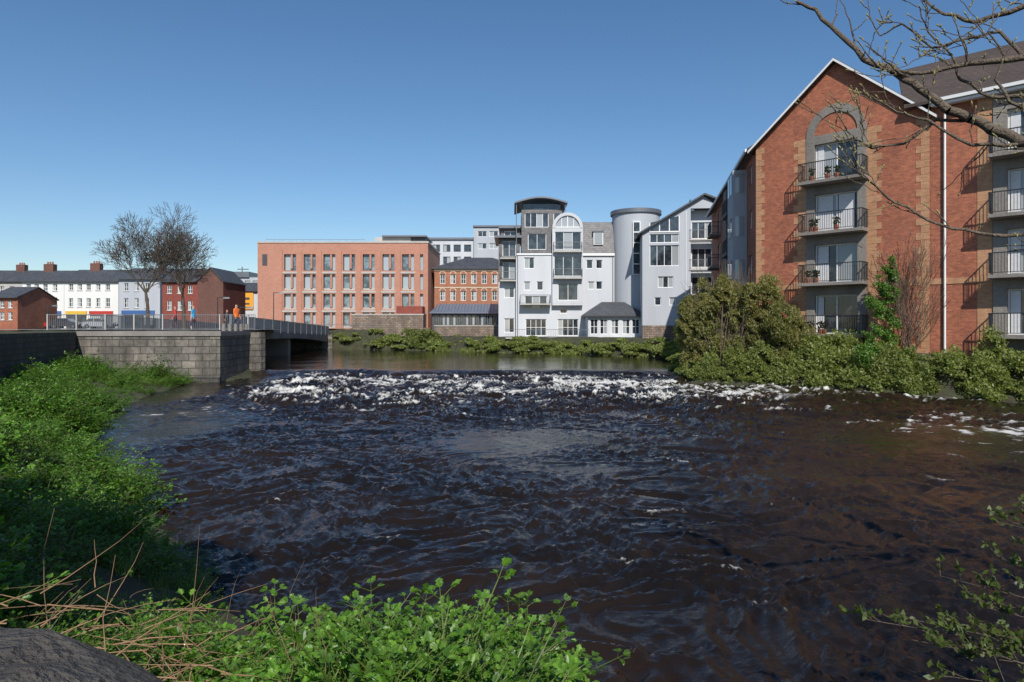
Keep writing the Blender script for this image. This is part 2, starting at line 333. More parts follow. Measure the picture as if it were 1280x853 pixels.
# gable roof verge and slabs
for (xa,za,xb,zb2) in ((-.35,EA-.3,cm,PK+.05),(g1+.35,EA-.3,cm,PK+.05)):
    G.hexa(slate_br,[(xa,-.35,za),(xb,-.35,zb2),(xb,9,zb2),(xa,9,za),(xa,-.35,za+.14),(xb,-.35,zb2+.14),(xb,9,zb2+.14),(xa,9,za+.14)],'roof')
    G.hexa(frame_w,[(xa,-.40,za-.04),(xb,-.40,zb2-.04),(xb,-.353,zb2-.04),(xa,-.353,za-.04),(xa,-.40,za+.1),(xb,-.40,zb2+.1),(xb,-.353,zb2+.1),(xa,-.353,za+.1)],'verge_board')
# right wing
WE=14.55; wops=[(12.5,14.8,z+.02,z+2.2,2,1) for z in decks]
G.wall(brick_or,g1,11.95,zb,WE,y=.02); G.wall(conc,11.95,15.3,zb,WE,wops,y=-.05,depth=.3)
G.wall(brick_or,15.3,26,zb,WE,[(17+3*j,18.3+3*j,z+.9,z+2.1,2,1) for j in range(3) for z in decks])
for z in decks: G.balcony(11.9,15.4,z,.95,-.06); G.box(curtain,12.6,13.0,.18,.21,z+.1,z+2.1,'curtains')
G.box(brick_yel,11.3,11.93,-.0,.017,zb,WE,'quoins')
G.slab(slate_br,[(8.2,-.45,WE+.12),(26,-.45,WE+.12),(26,5.5,WE+4.0),(6.2,5.5,WE+4.0)],.16)
G.slab(slate_br,[(6.2,5.5,WE+4.0),(26,5.5,WE+4.0),(26,11.5,WE+.12),(6.2,11.5,WE+.12)],.16)
G.box(frame_w,9.4,26,-.58,-.46,WE-.04,WE+.12,'gutter'); G.box(frame_w,9.4,26,-.44,-.02,WE-.2,WE-.06,'soffit')
G.cyl(frame_w,9.95,-.1,.05,zb,WE-.1,seg=8,part='downpipe')
G.face(brick_or,[(26,0,zb),(26,11,zb),(26,11,WE),(26,0,WE)]); G.face(brick_or,[(2,11,zb),(26,11,zb),(26,11,WE),(2,11,WE)])
# river side wall (shaded)
dx,dy=19.5-14.8,66.5-41.4; L=math.hypot(dx,dy)
G.frame(19.5,66.5,math.atan2(-dy,-dx))
zc=1.4; sops=[]
for z in decks:
    sops+=[(L-2.6,L-1.5,z+.9,z+2.1,2,1),(L-9.5,L-7.6,z+.1,z+2.1,2,1),(L-14.5,L-13.2,z+.8,z+2.1,2,1),(L-20.5,L-18.6,z+.1,z+2.1,2,1)]
G.wall(brick_or,0,L,zc,EA,sops)
G.box(render_g,L-6.2,L-3.6,-.9,-.003,zc,EA-.5,'bay'); 
for z in decks:
    G.box(glass,L-5.9,L-3.9,-.93,-.903,z+.7,z+2.0,'window_glass'); G.box(frame_w,L-4.95,L-4.85,-.95,-.935,z+.7,z+2.0,'window_frames'); G.box(glass,L-3.597,L-3.57,-.75,-.15,z+.7,z+2.0,'window_glass')
    G.balcony(L-9.9,L-7.2,z,.9); G.balcony(L-20.9,L-18.2,z,.9)
    G.box(conc,L-16,L-6.25,-.05,-.003,z-.1,z+.1)
G.box(conc,L-12.2,L-10.6,-.5,-.003,zc,EA-.4,'bay')
G.slab(slate_br,[(-.4,-.5,EA+.0),(L+.1,-.5,EA+.0),(L-1.5,5,EA+3.7),(-.4,5,EA+3.7)],.15)
G.box(frame_w,-.4,L-.2,-.62,-.51,EA-.15,EA+.02,'gutter')
G.face(brick_or,[(0,0,zc),(0,10,zc),(0,10,EA),(0,5,EA+3.6),(0,0,EA)])
G.finish()
# ------------------------------------------------------------------ hotel (modern brick)
Yh=98.; k=Yh/F
Hh=Bld('modern_brick_building',wp(322,Yh),Yh)
lx=lambda p:(p-322)*k; lz=lambda q:wz(q,Yh)
ops=[];rows=[(318,338.5),(343,363),(367.5,387),(391,410)]
for i in range(7):
    a=355+24.6*i
    for q0,q1 in rows: ops.append((lx(a),lx(a+15),lz(q1),lz(q0),2,1))
ops+= [(lx(524),lx(529),lz(q1),lz(q0),1,1) for q0,q1 in rows]
Hh.wall(brick_hot,0,lx(535),2.0,lz(304),ops,depth=.45,fm=frame_d,gl=glass_l)
Hh.shell(brick_hot,0,lx(535),0,16,2.0,lz(304)); 
for i in range(7):
    a=355+24.6*i
    for q0,q1 in rows[1:]: Hh.box(conc_l,lx(a)+.01,lx(a+15)-.01,.2,.38,lz(q1),lz(q1)+.3,'spandrels')
    for q0,q1 in rows: Hh.box(brick_hot,lx(a+9.5)-.14,lx(a+9.5)+.14,.05,.36,lz(q1)+.3,lz(q0),'fins')
for q in (341,365.2,389.3): Hh.box(conc_l,lx(350),lx(520),-.06,-.003,lz(q)-.13,lz(q)+.13,'floor_bands')
Hh.box(conc_l,-.1,lx(535)+.1,-.1,16.1,lz(304)+.003,lz(304)+.25,'coping')
for i in range(8):
    x=lx(355+24.6*i-5); Hh.box(brick_hot,x-.35,x+.35,-.14,-.004,2,lz(313),'pilasters')
Hh.box(frame_d,lx(328),lx(334),-.05,-.004,lz(332),lz(318),'sign_panel'); Hh.box(dark,lx(505),lx(533),-.2,-.01,2.2,5.2,'entrance')
Hh.box(conc_l,lx(460),lx(507),5,12,lz(303),lz(291),'penthouse'); Hh.box(zinc,lx(470),lx(528),4.4,12.6,lz(291)+.01,lz(289),'penthouse_roof')
Hh.box(frame_d,lx(507.2),lx(526),5,12,lz(303),lz(291.2),'penthouse')
for p in range(350,450,9): Hh.cyl(greym,lx(p),1,.03,lz(302),lz(300),seg=6)
Hh.rail(greym,lx(330),lx(455),.6,lz(303),.5,1.2)
Hh.finish()
# background offices
O=Bld('office_building',wp(520,128),128); k2=128/F
q=lambda p:(p-520)*k2
O.wall(render_w,0,q(600),2,wz(300,128),[(q(a),q(a+9),wz(b+9,128),wz(b,128),2,1) for a in range(528,596,13) for b in (306,321,336)],fm=frame_d)
O.shell(render_w,0,q(600),0,12,2,wz(300,128)); O.box(zinc,-.3,q(601),-.3,12,wz(300,128)+.01,wz(298,128)+.1,'roof')
O.wall(render_g,q(593),q(650),2,wz(286,128),[(q(a),q(a+11),wz(b+7,128),wz(b,128),2,1) for a in (598,612,626) for b in (291,306)],y=-2); O.shell(render_g,q(593),q(650),-2,10,2,wz(286,128)); O.box(zinc,q(592),q(651),-2.3,10,wz(286,128)+.01,wz(284,128),'roof')
O.finish()
O=Bld('glass_office_building',wp(280,150),150); k2=150/F; q=lambda p:(p-280)*k2
O.wall(render_g,q(262),q(322),2,wz(347,150),[(q(a),q(a+7),wz(b+6,150),wz(b,150),1,1) for a in range(266,318,10) for b in (351,362,373)],fm=frame_d)
O.shell(render_g,q(262),q(322),0,12,2,wz(347,150)); O.box(zinc,q(285),q(312),-.4,8,wz(347,150)+.01,wz(340,150),'plant_room'); O.cyl(greym,q(296),3,.12,wz(347,150),wz(332,150),seg=6); O.box(greym,q(290),q(304),2.9,3.1,wz(336,150),wz(334.8,150))
O.finish()
# victorian brick
Yv=102.;k=Yv/F; V=Bld('victorian_brick_building',wp(543,Yv),Yv); q=lambda p:(p-543)*k; z_=lambda p:wz(p,Yv)
ops=[(q(a),q(a+6.5),z_(b+12),z_(b),2,2) for a in (550,563,576,589,602,615,628,641) for b in (343,364)]
V.wall(brick_vic,0,q(652),2,z_(336.5),ops,fm=frame_w)
V.shell(brick_vic,0,q(652),0,9,2,z_(336.5)); V.hip(slate,0,q(652),0,9,z_(336.5)+.16,2.0,.4)
for a in (550,563,576,589,602,615,628,641):
    for b in (343,364): V.arch(stonew,q(a+3.25),z_(b),.39,.5,-.04,-.003,8); V.arch(brick_vic,q(a+3.25),z_(b),0.001,.388,-.02,-.003,6)
V.box(stonew,0,q(652),-.06,-.004,z_(360.3),z_(359)); V.box(stonew,-.1,q(652),-.15,-.005,z_(338.5),z_(336.6))
V.finish()
# glazed canopy + rubble wall
Yc=93.;k=Yc/F; C=Bld('canopy_shelter',wp(540,Yc),Yc); q=lambda p:(p-540)*k; z_=lambda p:wz(p,Yc)
C.wall(frame_d,0,q(625),2,z_(392),[(q(a),q(a+6.5),z_(407),z_(394),2,1) for a in range(542,620,8)],fm=greym)
C.shell(frame_d,0,q(625),0,4,2,z_(392)); C.slab(zincb,[(-.3,-.5,z_(391)),(q(627),-.5,z_(391)),(q(622),4,z_(379)),(.6,4,z_(379))],.1)
for i in range(20): 
    x=q(543+4.1*i); C.hexa(greym,[(x-.03,-.45,z_(391)),(x+.03,-.45,z_(391)),(x+.03,3.9,z_(379)),(x-.03,3.9,z_(379)),(x-.03,-.45,z_(391)+.1),(x+.03,-.45,z_(391)+.1),(x+.03,3.9,z_(379)+.1),(x-.03,3.9,z_(379)+.1)],'ribs')
C.box(rubble,q(545),q(632),-2.4,-2.0,1,z_(408),'low_wall'); C.box(conc_l,q(545),q(632),-2.45,-1.95,z_(408)+.003,z_(407),'low_wall_coping')
C.finish()
W=Bld('rubble_wall',wp(440,94),94); W.box(rubble,0,wp(541,94)-wp(452,94),0,.6,1,wz(394,94),'wall'); W.box(rubble,0.3,11,-2.4,-1.9,.5,wz(410,91),'lower_wall'); W.box(conc_l,-.05,9.9,-.05,.65,wz(394,94)+.003,wz(392.6,94),'coping')
W.box(brick_red,6,9.6,.7,3.5,1,wz(383,95),'shed'); W.finish()
# ------------------------------------------------------------------ grey apartment complex
Ya=82.;k=Ya/F; A=Bld('grey_apartment_building',wp(623,Ya),Ya); q=lambda p:(p-623)*k; z_=lambda p:wz(p,Ya)
def W_(a,b,c,d,nx=2,nz=1): return (q(a),q(b),z_(d),z_(c),nx,nz)
A.wall(slatew,0,q(650),z_(352),z_(297),[W_(628,645,300,320),W_(628,645,327,348)],y=1.0); A.wall(render_w,0,q(650),1,z_(352),[W_(630,643,358,372),W_(630,643,398,416)],y=1.0)
A.shell(slatew,0,q(650),1.0,9,z_(352),z_(297)); A.shell(render_w,0.003,q(650),1.0,9,1,z_(352)); A.box(zinc,-.5,q(652),.2,9,z_(297)+.01,z_(294),'roof')
A.wall(slatew,q(626),q(650),z_(294),z_(283),[W_(630,646,286,293)],y=2.2); A.shell(slatew,q(626),q(650),2.2,8,z_(294),z_(283)); A.box(zinc,q(623),q(652),1.6,8,z_(283)+.01,z_(281),'roof')
for p in (322,350): A.balcony(q(625),q(648),z_(p),.9,1.0,rm=greym,dm=conc_l)
A.wall(render_w,q(645),q(690),1,z_(318),[W_(655,663,352,363,1),W_(671,679,352,363,1),W_(655,668,322,336),W_(656,684,370,386,3),W_(657,683,399,420,4,2)])
A.wall(render_w,q(690),q(728),1,z_(380),[W_(697,723,399,420,4,2),W_(700,709,386,392,1)])
A.wall(render_w,q(728),q(768),1,z_(318),[W_(745,753,325,336,1),W_(745,753,352,362,1),W_(733,741,325,336,1),W_(735,743,352,362,1)])
A.shell(render_w,q(645),q(768),0,10,1,z_(318)-.01)
A.balcony(q(650),q(688),z_(380),1.2,0,rm=greym,dm=conc_l)
A.wall(render_w,q(690),q(728),z_(380),z_(286),[W_(693,726,291,313,3),W_(692,727,321,346,3),W_(697,722,354,376,2)],y=-.7); A.shell(render_w,q(690),q(728),-.7,2,z_(380),z_(286))
A.box(render_w,q(690),q(728),-.69,0,z_(380)-.2,z_(380)-.002,'bay_base')
cx=q(709);r=q(728)-q(709); A.prism(glass,[(cx+ (r-.35)*math.cos(t_),z_(286)+(r-.35)*math.sin(t_)) for t_ in np.linspace(0,math.pi,17)],-.55,1.8,'window_glass')
A.arch(render_w,cx,z_(286),r-.36,r,-.75,2,16); A.box(frame_w,cx-.05,cx+.05,-.62,-.56,z_(286),z_(286)+r-.36); A.box(frame_w,cx-r,cx+r,-.74,-.5,z_(286)-.003,z_(286)+.12)
A.box(frame_w,cx-.75,cx-.68,-.62,-.56,z_(286)+.1,z_(286)+r-.6);A.box(frame_w,cx+.68,cx+.75,-.62,-.56,z_(286)+.1,z_(286)+r-.6)
A.balcony(q(691),q(727),z_(348),.7,-.7,rm=greym,dm=conc_l); A.balcony(q(691),q(727),z_(315),.5,-.7,rm=greym,dm=conc_l)
A.wall(slatew,q(652),q(690),z_(318),z_(262),[W_(660,683,292,312,2),W_(656,686,266,284,4)],y=.25); A.shell(slatew,q(652),q(703),.25,7,z_(318),z_(262))
A.wall(slatew,q(690),q(703),z_(286),z_(262),[W_(692,701,266,282,1)],y=.25)
n=12; xa,xb=q(643),q(709)
for i in range(n):
    u0,u1=i/n,(i+1)/n; f=lambda u:z_(254)+ .65*math.sin(math.pi*u)
    A.slab(zinc,[(xa+(xb-xa)*u0,-.8,f(u0)),(xa+(xb-xa)*u1,-.8,f(u1)),(xa+(xb-xa)*u1,7.5,f(u1)),(xa+(xb-xa)*u0,7.5,f(u0))],.18)
A.box(glass,q(654),q(701),.4,6.5,z_(262),z_(254.5),'clerestory'); A.cyl(greym,q(645.5),-.5,.05,z_(318),z_(255),seg=6); A.cyl(greym,q(706),-.5,.05,z_(270),z_(255),seg=6)
A.slab(slatew,[(q(728)+.003,-.1,z_(318)),(q(768),-.1,z_(318)),(q(768),1.2,z_(276)),(q(728)+.003,1.2,z_(276))],.15); A.face(slatew,[(q(703),1.2,z_(276)),(q(768),1.2,z_(276)),(q(768),9,z_(276)),(q(703),9,z_(276))],'roof')
A.face(slatew,[(q(768),0,z_(318)),(q(768),9,z_(318)),(q(768),9,z_(276)),(q(768),1.2,z_(276))],'roof')
A.box(frame_w,q(742),q(754),.05,1.5,z_(306),z_(290),'dormer'); A.box(glass,q(743),q(753),-.0,.047,z_(305),z_(291),'window_glass'); A.box(zinc,q(741),q(755),-.1,1.6,z_(290)+.003,z_(288.6),'dormer')
A.box(frame_w,q(645),q(690)-.003,-.12,-.003,z_(319),z_(317),'gutter'); A.box(frame_w,q(728)+.003,q(768),-.22,-.103,z_(320),z_(317),'gutter'); A.cyl(greym,q(766),-.06,.05,1.5,z_(320),seg=6); A.cyl(greym,q(647),-.06,.05,1.5,z_(318),seg=6)
# cylinder tower
cx=q(797); r=2.85
A.cyl(render_g,cx,1.2,r,1,z_(268),seg=48,part='round_tower'); A.cyl(zinc,cx,1.2,r+.22,z_(268)+.003,z_(263),seg=48,part='tower_roof')
A.box(frame_w,cx-.9,cx-.0,-1.85,-1.3,z_(345),z_(280),'stair_window'); A.box(glass,cx-.8,cx-.1,-1.88,-1.853,z_(344),z_(281),'window_glass')
for p in (293,306,319,332): A.box(frame_w,cx-.8,cx-.1,-1.9,-1.883,z_(p)-.06,z_(p)+.06,'stair_window')
# gabled block
Yf=76.;kf=Yf/F; A.frame(wp(803,Yf),Yf,-.12); q=lambda p:(p-803)*kf; z_=lambda p:wz(p,Yf)
zt=z_(292)
A.wall(render_g,0,q(851),1,zt,[W_(812,848,307,333,4),W_(822,841,346,360,3),W_(812,848,293,304,4),W_(818,826,372,382,1),W_(836,844,372,382,1)])
A.prism(render_g,[(0,zt),(q(851),zt),(q(851),z_(261)),(0,z_(291)-.01)],0,.3)
A.prism(glass,[(q(812),z_(290)),(q(848),z_(290)),(q(848),z_(271)),(q(812),z_(279))],-.03,-.004,'window_glass')
for p in (812,824,836,848): A.box(frame_w,q(p)-.05,q(p)+.05,-.06,-.032,z_(290),z_(279)+(p-812)*.02,'window_frames')
A.box(frame_w,q(812),q(848),-.062,-.033,z_(291),z_(289.6),'window_frames')
A.wall(render_g,q(851),q(862),1,z_(262),[],y=0)
A.wall(render_w,q(862),q(897),1,z_(262),[W_(865,890,277,298,3),W_(865,890,310,334,3),W_(865,890,346,368,3),W_(865,890,385,405,3)],y=1.3,gl=glass)
A.face(render_g,[(q(862),0,1),(q(862),1.3,1),(q(862),1.3,z_(250)),(q(862),0,z_(250))])
A.prism(render_g,[(q(851),z_(262)),(q(897),z_(262)),(q(878),z_(247)),(q(851),z_(261))],.003,.35)
A.box(render_g,q(893),q(899),0.004,8,1,z_(262),'side_pier')
for p in (300,337,370): A.balcony(q(860),q(893),z_(p),1.0,.9,rm=greym,dm=conc_l)
A.slab(slate,[(-.5,-.5,z_(292)),(q(878),-.5,z_(244)),(q(878),9,z_(244)),(-.5,9,z_(292))],.2); A.slab(slate,[(q(878),-.5,z_(244)),(q(903),-.5,z_(254)),(q(903),9,z_(254)),(q(878),9,z_(244))],.2)
A.face(render_g,[(0,0,1),(0,8,1),(0,8,zt),(0,0,zt)]); A.face(render_g,[(q(899),0,1),(q(899),8,1),(q(899),8,z_(262)),(q(899),0,z_(262))])
A.cyl(frame_w,q(856),-.07,.05,1.5,z_(265),seg=6,part='downpipe')
# pavilion + terrace
Yp=79.;kp=Yp/F; A.frame(wp(735,Yp),Yp,0); q=lambda p:(p-735)*kp; z_=lambda p:wz(p,Yp)
A.wall(render_w,0,q(803),1.4,z_(396),[(q(a),q(a+9.5),z_(418),z_(399),2,2) for a in (738,750,764,778,790)],fm=frame_w); A.shell(render_w,0,q(803),0,3,1.4,z_(396)); A.hip(slate,0,q(803),0,3.6,z_(396)+.16,1.6,.5)
A.box(conc_l,q(632),q(808),-1.2,2.9,z_(423.5),z_(422),'terrace_floor'); 
A.box(blocks_dk,q(633),q(807),-1.0,2.8,-.5,z_(423.5)-.003,'plinth'); A.rail(greym,q(633),q(735),-1.1,z_(422),.95,.25)
A.finish()
GW=Bld('garden_wall',wp(803,73),73); GW.box(rubble,0,wp(870,73)-wp(803,73),0,.4,.5,wz(407,73),'wall'); GW.finish()
# ------------------------------------------------------------------ quay wall, pier, bridge
Q=Bld('stone_quay_wall',-24.5,39.3)
for i,((ax,ay),(bx,by)) in enumerate(zip(wl.tolist(),wl.tolist()[1:])):
    L=math.hypot(bx-ax,by-ay); Q.frame(ax,ay,math.atan2(by-ay,bx-ax)); Q.box(blocks_dk,0,L,0,-.5,-.5,(2.95 if by>3 else 2.6)+.002*(i%2),'river_wall')
Q.finish()
Pp=Bld('stone_pier',-17.1,40)
Pp.frame(-25.1,39.4,math.atan2(.6,8)); Lp=8.02
Pp.box(blocks,0,Lp,0,6.5,-1,2.72,'pier_wall'); Pp.box(conc,-.03,Lp+.06,-.07,6.5,2.723,3.0,'pier_coping')
Pp.box(blocks_dk,-.02,Lp+.05,-.25,-.003,-1,.35,'plinth')
Pp.cyl(blocks,Lp-.1,6.4,.9,-1,2.9,seg=10,part='bollard_pier'); 
for i in range(5): Pp.cyl(conc,Lp-.3,1.5+i*1.1,.11,3.0,3.45,seg=10,part='bollards')
Pp.finish()
D=M('pavement_concrete',(.25,.24,.22),.9,.15,1)
quay=Bld('pavement',-24,46)
quay.face(D,[(-33,-.5,3.06),(6.9,-.5,3.06),(4,9,3.06),(4,16,3.06),(-33,16,3.06)],'slab'); quay.box(conc,-33,4.2,5.9,6.2,0,3.0,'kerb'); quay.finish()
rd=Bld('road',-60,60); rd.face(asphalt,[(-30,2,3.08),(36.5,2,3.08),(36.5,9,3.08),(-30,9,3.08)],'asphalt')
for i in range(14): rd.face(paint_w,[(-25+4*i,5.4,3.084),(-23+4*i,5.4,3.084),(-23+4*i,5.55,3.084),(-25+4*i,5.55,3.084)],'lane_marking')
rd.finish()
QR=Bld('quay_railing',-24,46); QR.frame(-33,48.5,.05)
QR.rail(greym,0,14.5,0,3.06,1.1,.14,.02)
for i in range(8): QR.box(conc_l,2*i-.035,2*i+.035,-.05,.05,3.06,4.18,'posts')
QR.finish()
Bd=Bld('river_bridge',-20.6,50); ax,ay,bx,by=-20.6,50.,-24.4,91.
L=math.hypot(bx-ax,by-ay); Bd.frame(ax,ay,math.atan2(by-ay,bx-ax))
nb=14
zd=lambda u:3.05-.75*u-.0
for i in range(nb):
    u0,u1=i/nb,(i+1)/nb; x0,x1=L*u0,L*u1; a0,a1=zd(u0),zd(u1); s0=a0-.55-.5*abs(2*u0-1)**2; s1=a1-.55-.5*abs(2*u1-1)**2
    Bd.hexa(conc,[(x0,0,s0),(x1,0,s1),(x1,9,s1),(x0,9,s0),(x0,0,a0),(x1,0,a1),(x1,9,a1),(x0,9,a0)],'deck')
    for yy in (-.05,8.8):
        Bd.hexa(greym,[(x0,yy,a0+1.05),(x1,yy,a1+1.05),(x1,yy+.1,a1+1.05),(x0,yy+.1,a0+1.05),(x0,yy,a0+1.11),(x1,yy,a1+1.11),(x1,yy+.1,a1+1.11),(x0,yy+.1,a0+1.11)],'handrail')
        Bd.box(greym,x0-.05,x0+.05,yy-.05,yy+.15,a0-.1,a0+1.15,'posts')
        for j in range(18):
            x=x0+(x1-x0)*j/18; zz=a0+(a1-a0)*j/18; Bd.box(greym,x-.015,x+.015,yy+.03,yy+.07,zz,zz+1.04,'balusters')
Bd.box(conc,L*.5-.6,L*.5+.6,.5,8.5,-1,zd(.5)-.56,'pier'); Bd.box(blocks,L-1,L+4,-.6,9.5,-1,zd(1)-.02,'abutment'); Bd.box(blocks,-4,.3,-.3,9.5,-1,2.9,'abutment')
Bd.finish()
FQ=Bld('embankment_wall',wp(400,93),93); FQ.box(blocks,-3,14,0,.8,-1,2.7,'wall'); FQ.rail(greym,-3,8,.3,2.7,1.0,.2); FQ.finish()
# ------------------------------------------------------------------ left town
def house(name,p0,p1,Yd,eave,ridge,mat,rows,cols,depth=8,chim=(),fm=frame_w,door=None,roofm=slate,sill=conc_l,side=None,ww=5.5):
    k=Yd/F; B=Bld(name,wp(p0,Yd),Yd); q=lambda p:(p-p0)*k; z_=lambda p:wz(p,Yd); X=q(p1)
    ops=[(q(c),q(c+ww),z_(b),z_(a),2,2) for c in cols for a,b in rows]
    B.wall(mat,0,X,2.5,z_(eave),ops,sill=sill,fm=fm); 
    sm=side or mat; B.face(sm,[(0,0,2.5),(0,depth,2.5),(0,depth,z_(eave)),(0,depth/2,z_(ridge)),(0,0,z_(eave))]); B.face(sm,[(X,0,2.5),(X,depth,2.5),(X,depth,z_(eave)),(X,depth/2,z_(ridge)),(X,0,z_(eave))]); B.face(mat,[(0,depth,2.5),(X,depth,2.5),(X,depth,z_(eave)),(0,depth,z_(eave))])
    B.slab(roofm,[(-.15,-.35,z_(eave)+.05),(X+.15,-.35,z_(eave)+.05),(X+.15,depth/2,z_(ridge)+.15),(-.15,depth/2,z_(ridge)+.15)],.12)
    B.slab(roofm,[(-.15,depth/2,z_(ridge)+.15),(X+.15,depth/2,z_(ridge)+.15),(X+.15,depth+.3,z_(eave)),(-.15,depth+.3,z_(eave))],.12)
    B.box(frame_d,0,X,-.45,-.36,z_(eave)-.1,z_(eave)+.05,'gutter')
    for c in chim:
        x=q(c); B.box(brick_dk,x-.8,x+.8,depth/2-.5,depth/2+.5,z_(ridge)-.6,z_(ridge)+1.2,'chimney')
        for j in (-.4,0,.4): B.cyl(brick_or,x+j,depth/2,.13,z_(ridge)+1.2,z_(ridge)+1.6,seg=8,part='chimney_pots')
    return B
def shop(B,x0,x1,fm_):
    B.box(frame_d,x0,x1,-.10,-.003,3.1,5.3,'shopfront'); B.box(fm_,x0-.1,x1+.1,-.2,-.003,5.303,5.9,'fascia')
    n=max(2,int((x1-x0)/1.4))
    for i in range(n):
        a=x0+(x1-x0)*i/n; B.box(glass,a+.1,a+(x1-x0)/n-.1,-.13,-.103,3.6,5.1,'shop_windows')
B=house('white_terrace_house',28,80,110,352,337,paint_w,[(355,364),(372,384)],(33,43,54,66),chim=(42,)); shop(B,.5,3.2,shop_r); shop(B,3.6,6.2,shop_b); B.finish()
B=house('white_terrace_house',80.3,148,110,352,336,paint_w,[(355,363),(373,384)],(86,97,108,120,132),chim=(102,)); shop(B,.4,3.6,shop_y); shop(B,4.2,7.8,shop_r); B.finish()
B=house('white_townhouse',148.5,200,106,349,334,render_g,[(354,364),(373,385)],(155,168,181),chim=()); shop(B,.6,5.5,shop_b); B.finish()
B=house('red_brick_house',203,247,100,352,334,brick_red,[(357,367),(376,388)],(209,222,235),chim=(),side=brick_red,depth=9); B.finish()
B=Bld('brick_gable_house',wp(247,96),96,0); k=96/F; q=lambda p:(p-247)*k; z_=lambda p:wz(p,96)
B.face(brick_dk,[(0,0,2.5),(q(279),0,2.5),(q(279),0,z_(352)),(q(263),0,z_(334)),(0,0,z_(352))]); B.face(brick_red,[(q(279),0,2.5),(q(279),8,2.5),(q(279),8,z_(352)),(q(279),0,z_(352))])
B.slab(slate,[(-.2,-.2,z_(352)),(q(263),-.2,z_(334)),(q(263),8,z_(334)),(-.2,8,z_(352))],.15); B.slab(slate,[(q(263),-.2,z_(334)),(q(280),-.2,z_(352)),(q(280),8,z_(352)),(q(263),8,z_(334))],.15); B.finish()
B=house('red_corner_house',-12,22,92,372,358,brick_or,[(376,385),(390,400)],(0,10),chim=(),roofm=slate); B.finish()
B=house('slate_roof_house',-60,30,125,352,337,conc_l,[(358,366)],(-20,0,12),chim=(8,)); B.finish()
B=house('white_shop_building',279,322,112,364,353,render_w,[(370,380)],(283,290),depth=7); 
B.box(M('sign_amber',(.80,.36,.03),.6,.1),2.0,5.0,-.2,-.12,wz(387,112),wz(366,112),'hanging_sign'); B.box(frame_d,2.4,4.4,-.23,-.203,wz(375,112),wz(372,112),'sign_lettering'); B.box(frame_d,2.4,4.4,-.23,-.203,wz(381,112),wz(379,112),'sign_lettering'); B.box(glass,.5,1.9,-.06,-.01,3.1,5.4,'shopfront'); B.finish()
# street lamps
for px,Yd,top in ((342,86,366),(272,70,372),(60,90,382),(300,62,384)):
    B=Bld('street_lamp',wp(px,Yd),Yd); zt=wz(top,Yd); B.cyl(dark,0,0,.07,2.6,zt,seg=8,r2=.045,part='pole'); B.cyl(dark,0,0,.13,2.6,3.5,seg=8,part='base'); B.box(dark,0,.9,-.04,.04,zt-.05,zt+.02,'arm'); B.hexa(greym,[(.6,-.12,zt-.14),(1.25,-.1,zt-.12),(1.25,.1,zt-.12),(.6,.12,zt-.14),(.65,-.1,zt+.04),(1.2,-.06,zt+.02),(1.2,.06,zt+.02),(.65,.1,zt+.04)],'lantern'); B.finish()
# cars
def car(x,y,z,ang,col):
    pm=M('car_paint',col,.3,.03); B=Bld('parked_car',x,y,ang)
    prof=[(-2.1,.32),(-2.15,.7),(-1.95,.95),(-1.2,1.02),(1.15,.98),(1.95,.82),(2.12,.6),(2.1,.32)]
    cab=[(-1.75,.98),(-1.25,1.42),(.35,1.45),(1.1,1.0)]
    B.prism(pm,[(a,z+c) for a,c in prof],-.85,.85,'body'); B.prism(glass,[(a,z+c) for a,c in cab],-.74,.74,'windows'); B.prism(pm,[(-1.3,z+1.40),(.38,z+1.43),(.3,z+1.49),(-1.2,z+1.47)],-.72,.72,'roof')
    for a in (-.45,): B.box(pm,a-.04,a+.04,-.75,.75,z+1.0,z+1.42,'pillar')
    for wx_ in (-1.35,1.35):
        for yy in (-.87,.67):
            P=[(wx_+.33*math.cos(t_),z+.33+.33*math.sin(t_)) for t_ in np.linspace(0,2*math.pi,17)[:-1]]; B.prism(dark,P,yy,yy+.2,'wheels')
            P=[(wx_+.18*math.cos(t_),z+.33+.18*math.sin(t_)) for t_ in np.linspace(0,2*math.pi,17)[:-1]]; B.prism(greym,P,yy-.01,yy+.21,'hubs')
    B.box(frame_w,2.05,2.13,-.7,-.45,z+.62,z+.74,'headlight'); B.box(frame_w,2.05,2.13,.45,.7,z+.62,z+.74,'headlight'); B.finish()
for px,Yd,c in ((45,98,(.35,.03,.03)),(84,98,(.05,.05,.06)),(125,98,(.3,.31,.33))): car(wp(px,Yd),Yd,3.08,R.choice((0,math.pi)),c)
rd2=Bld('road',-60,98); rd2.face(asphalt,[(-30,-6,3.07),(36,-6,3.07),(36,6,3.07),(-30,6,3.07)],'asphalt'); rd2.finish()
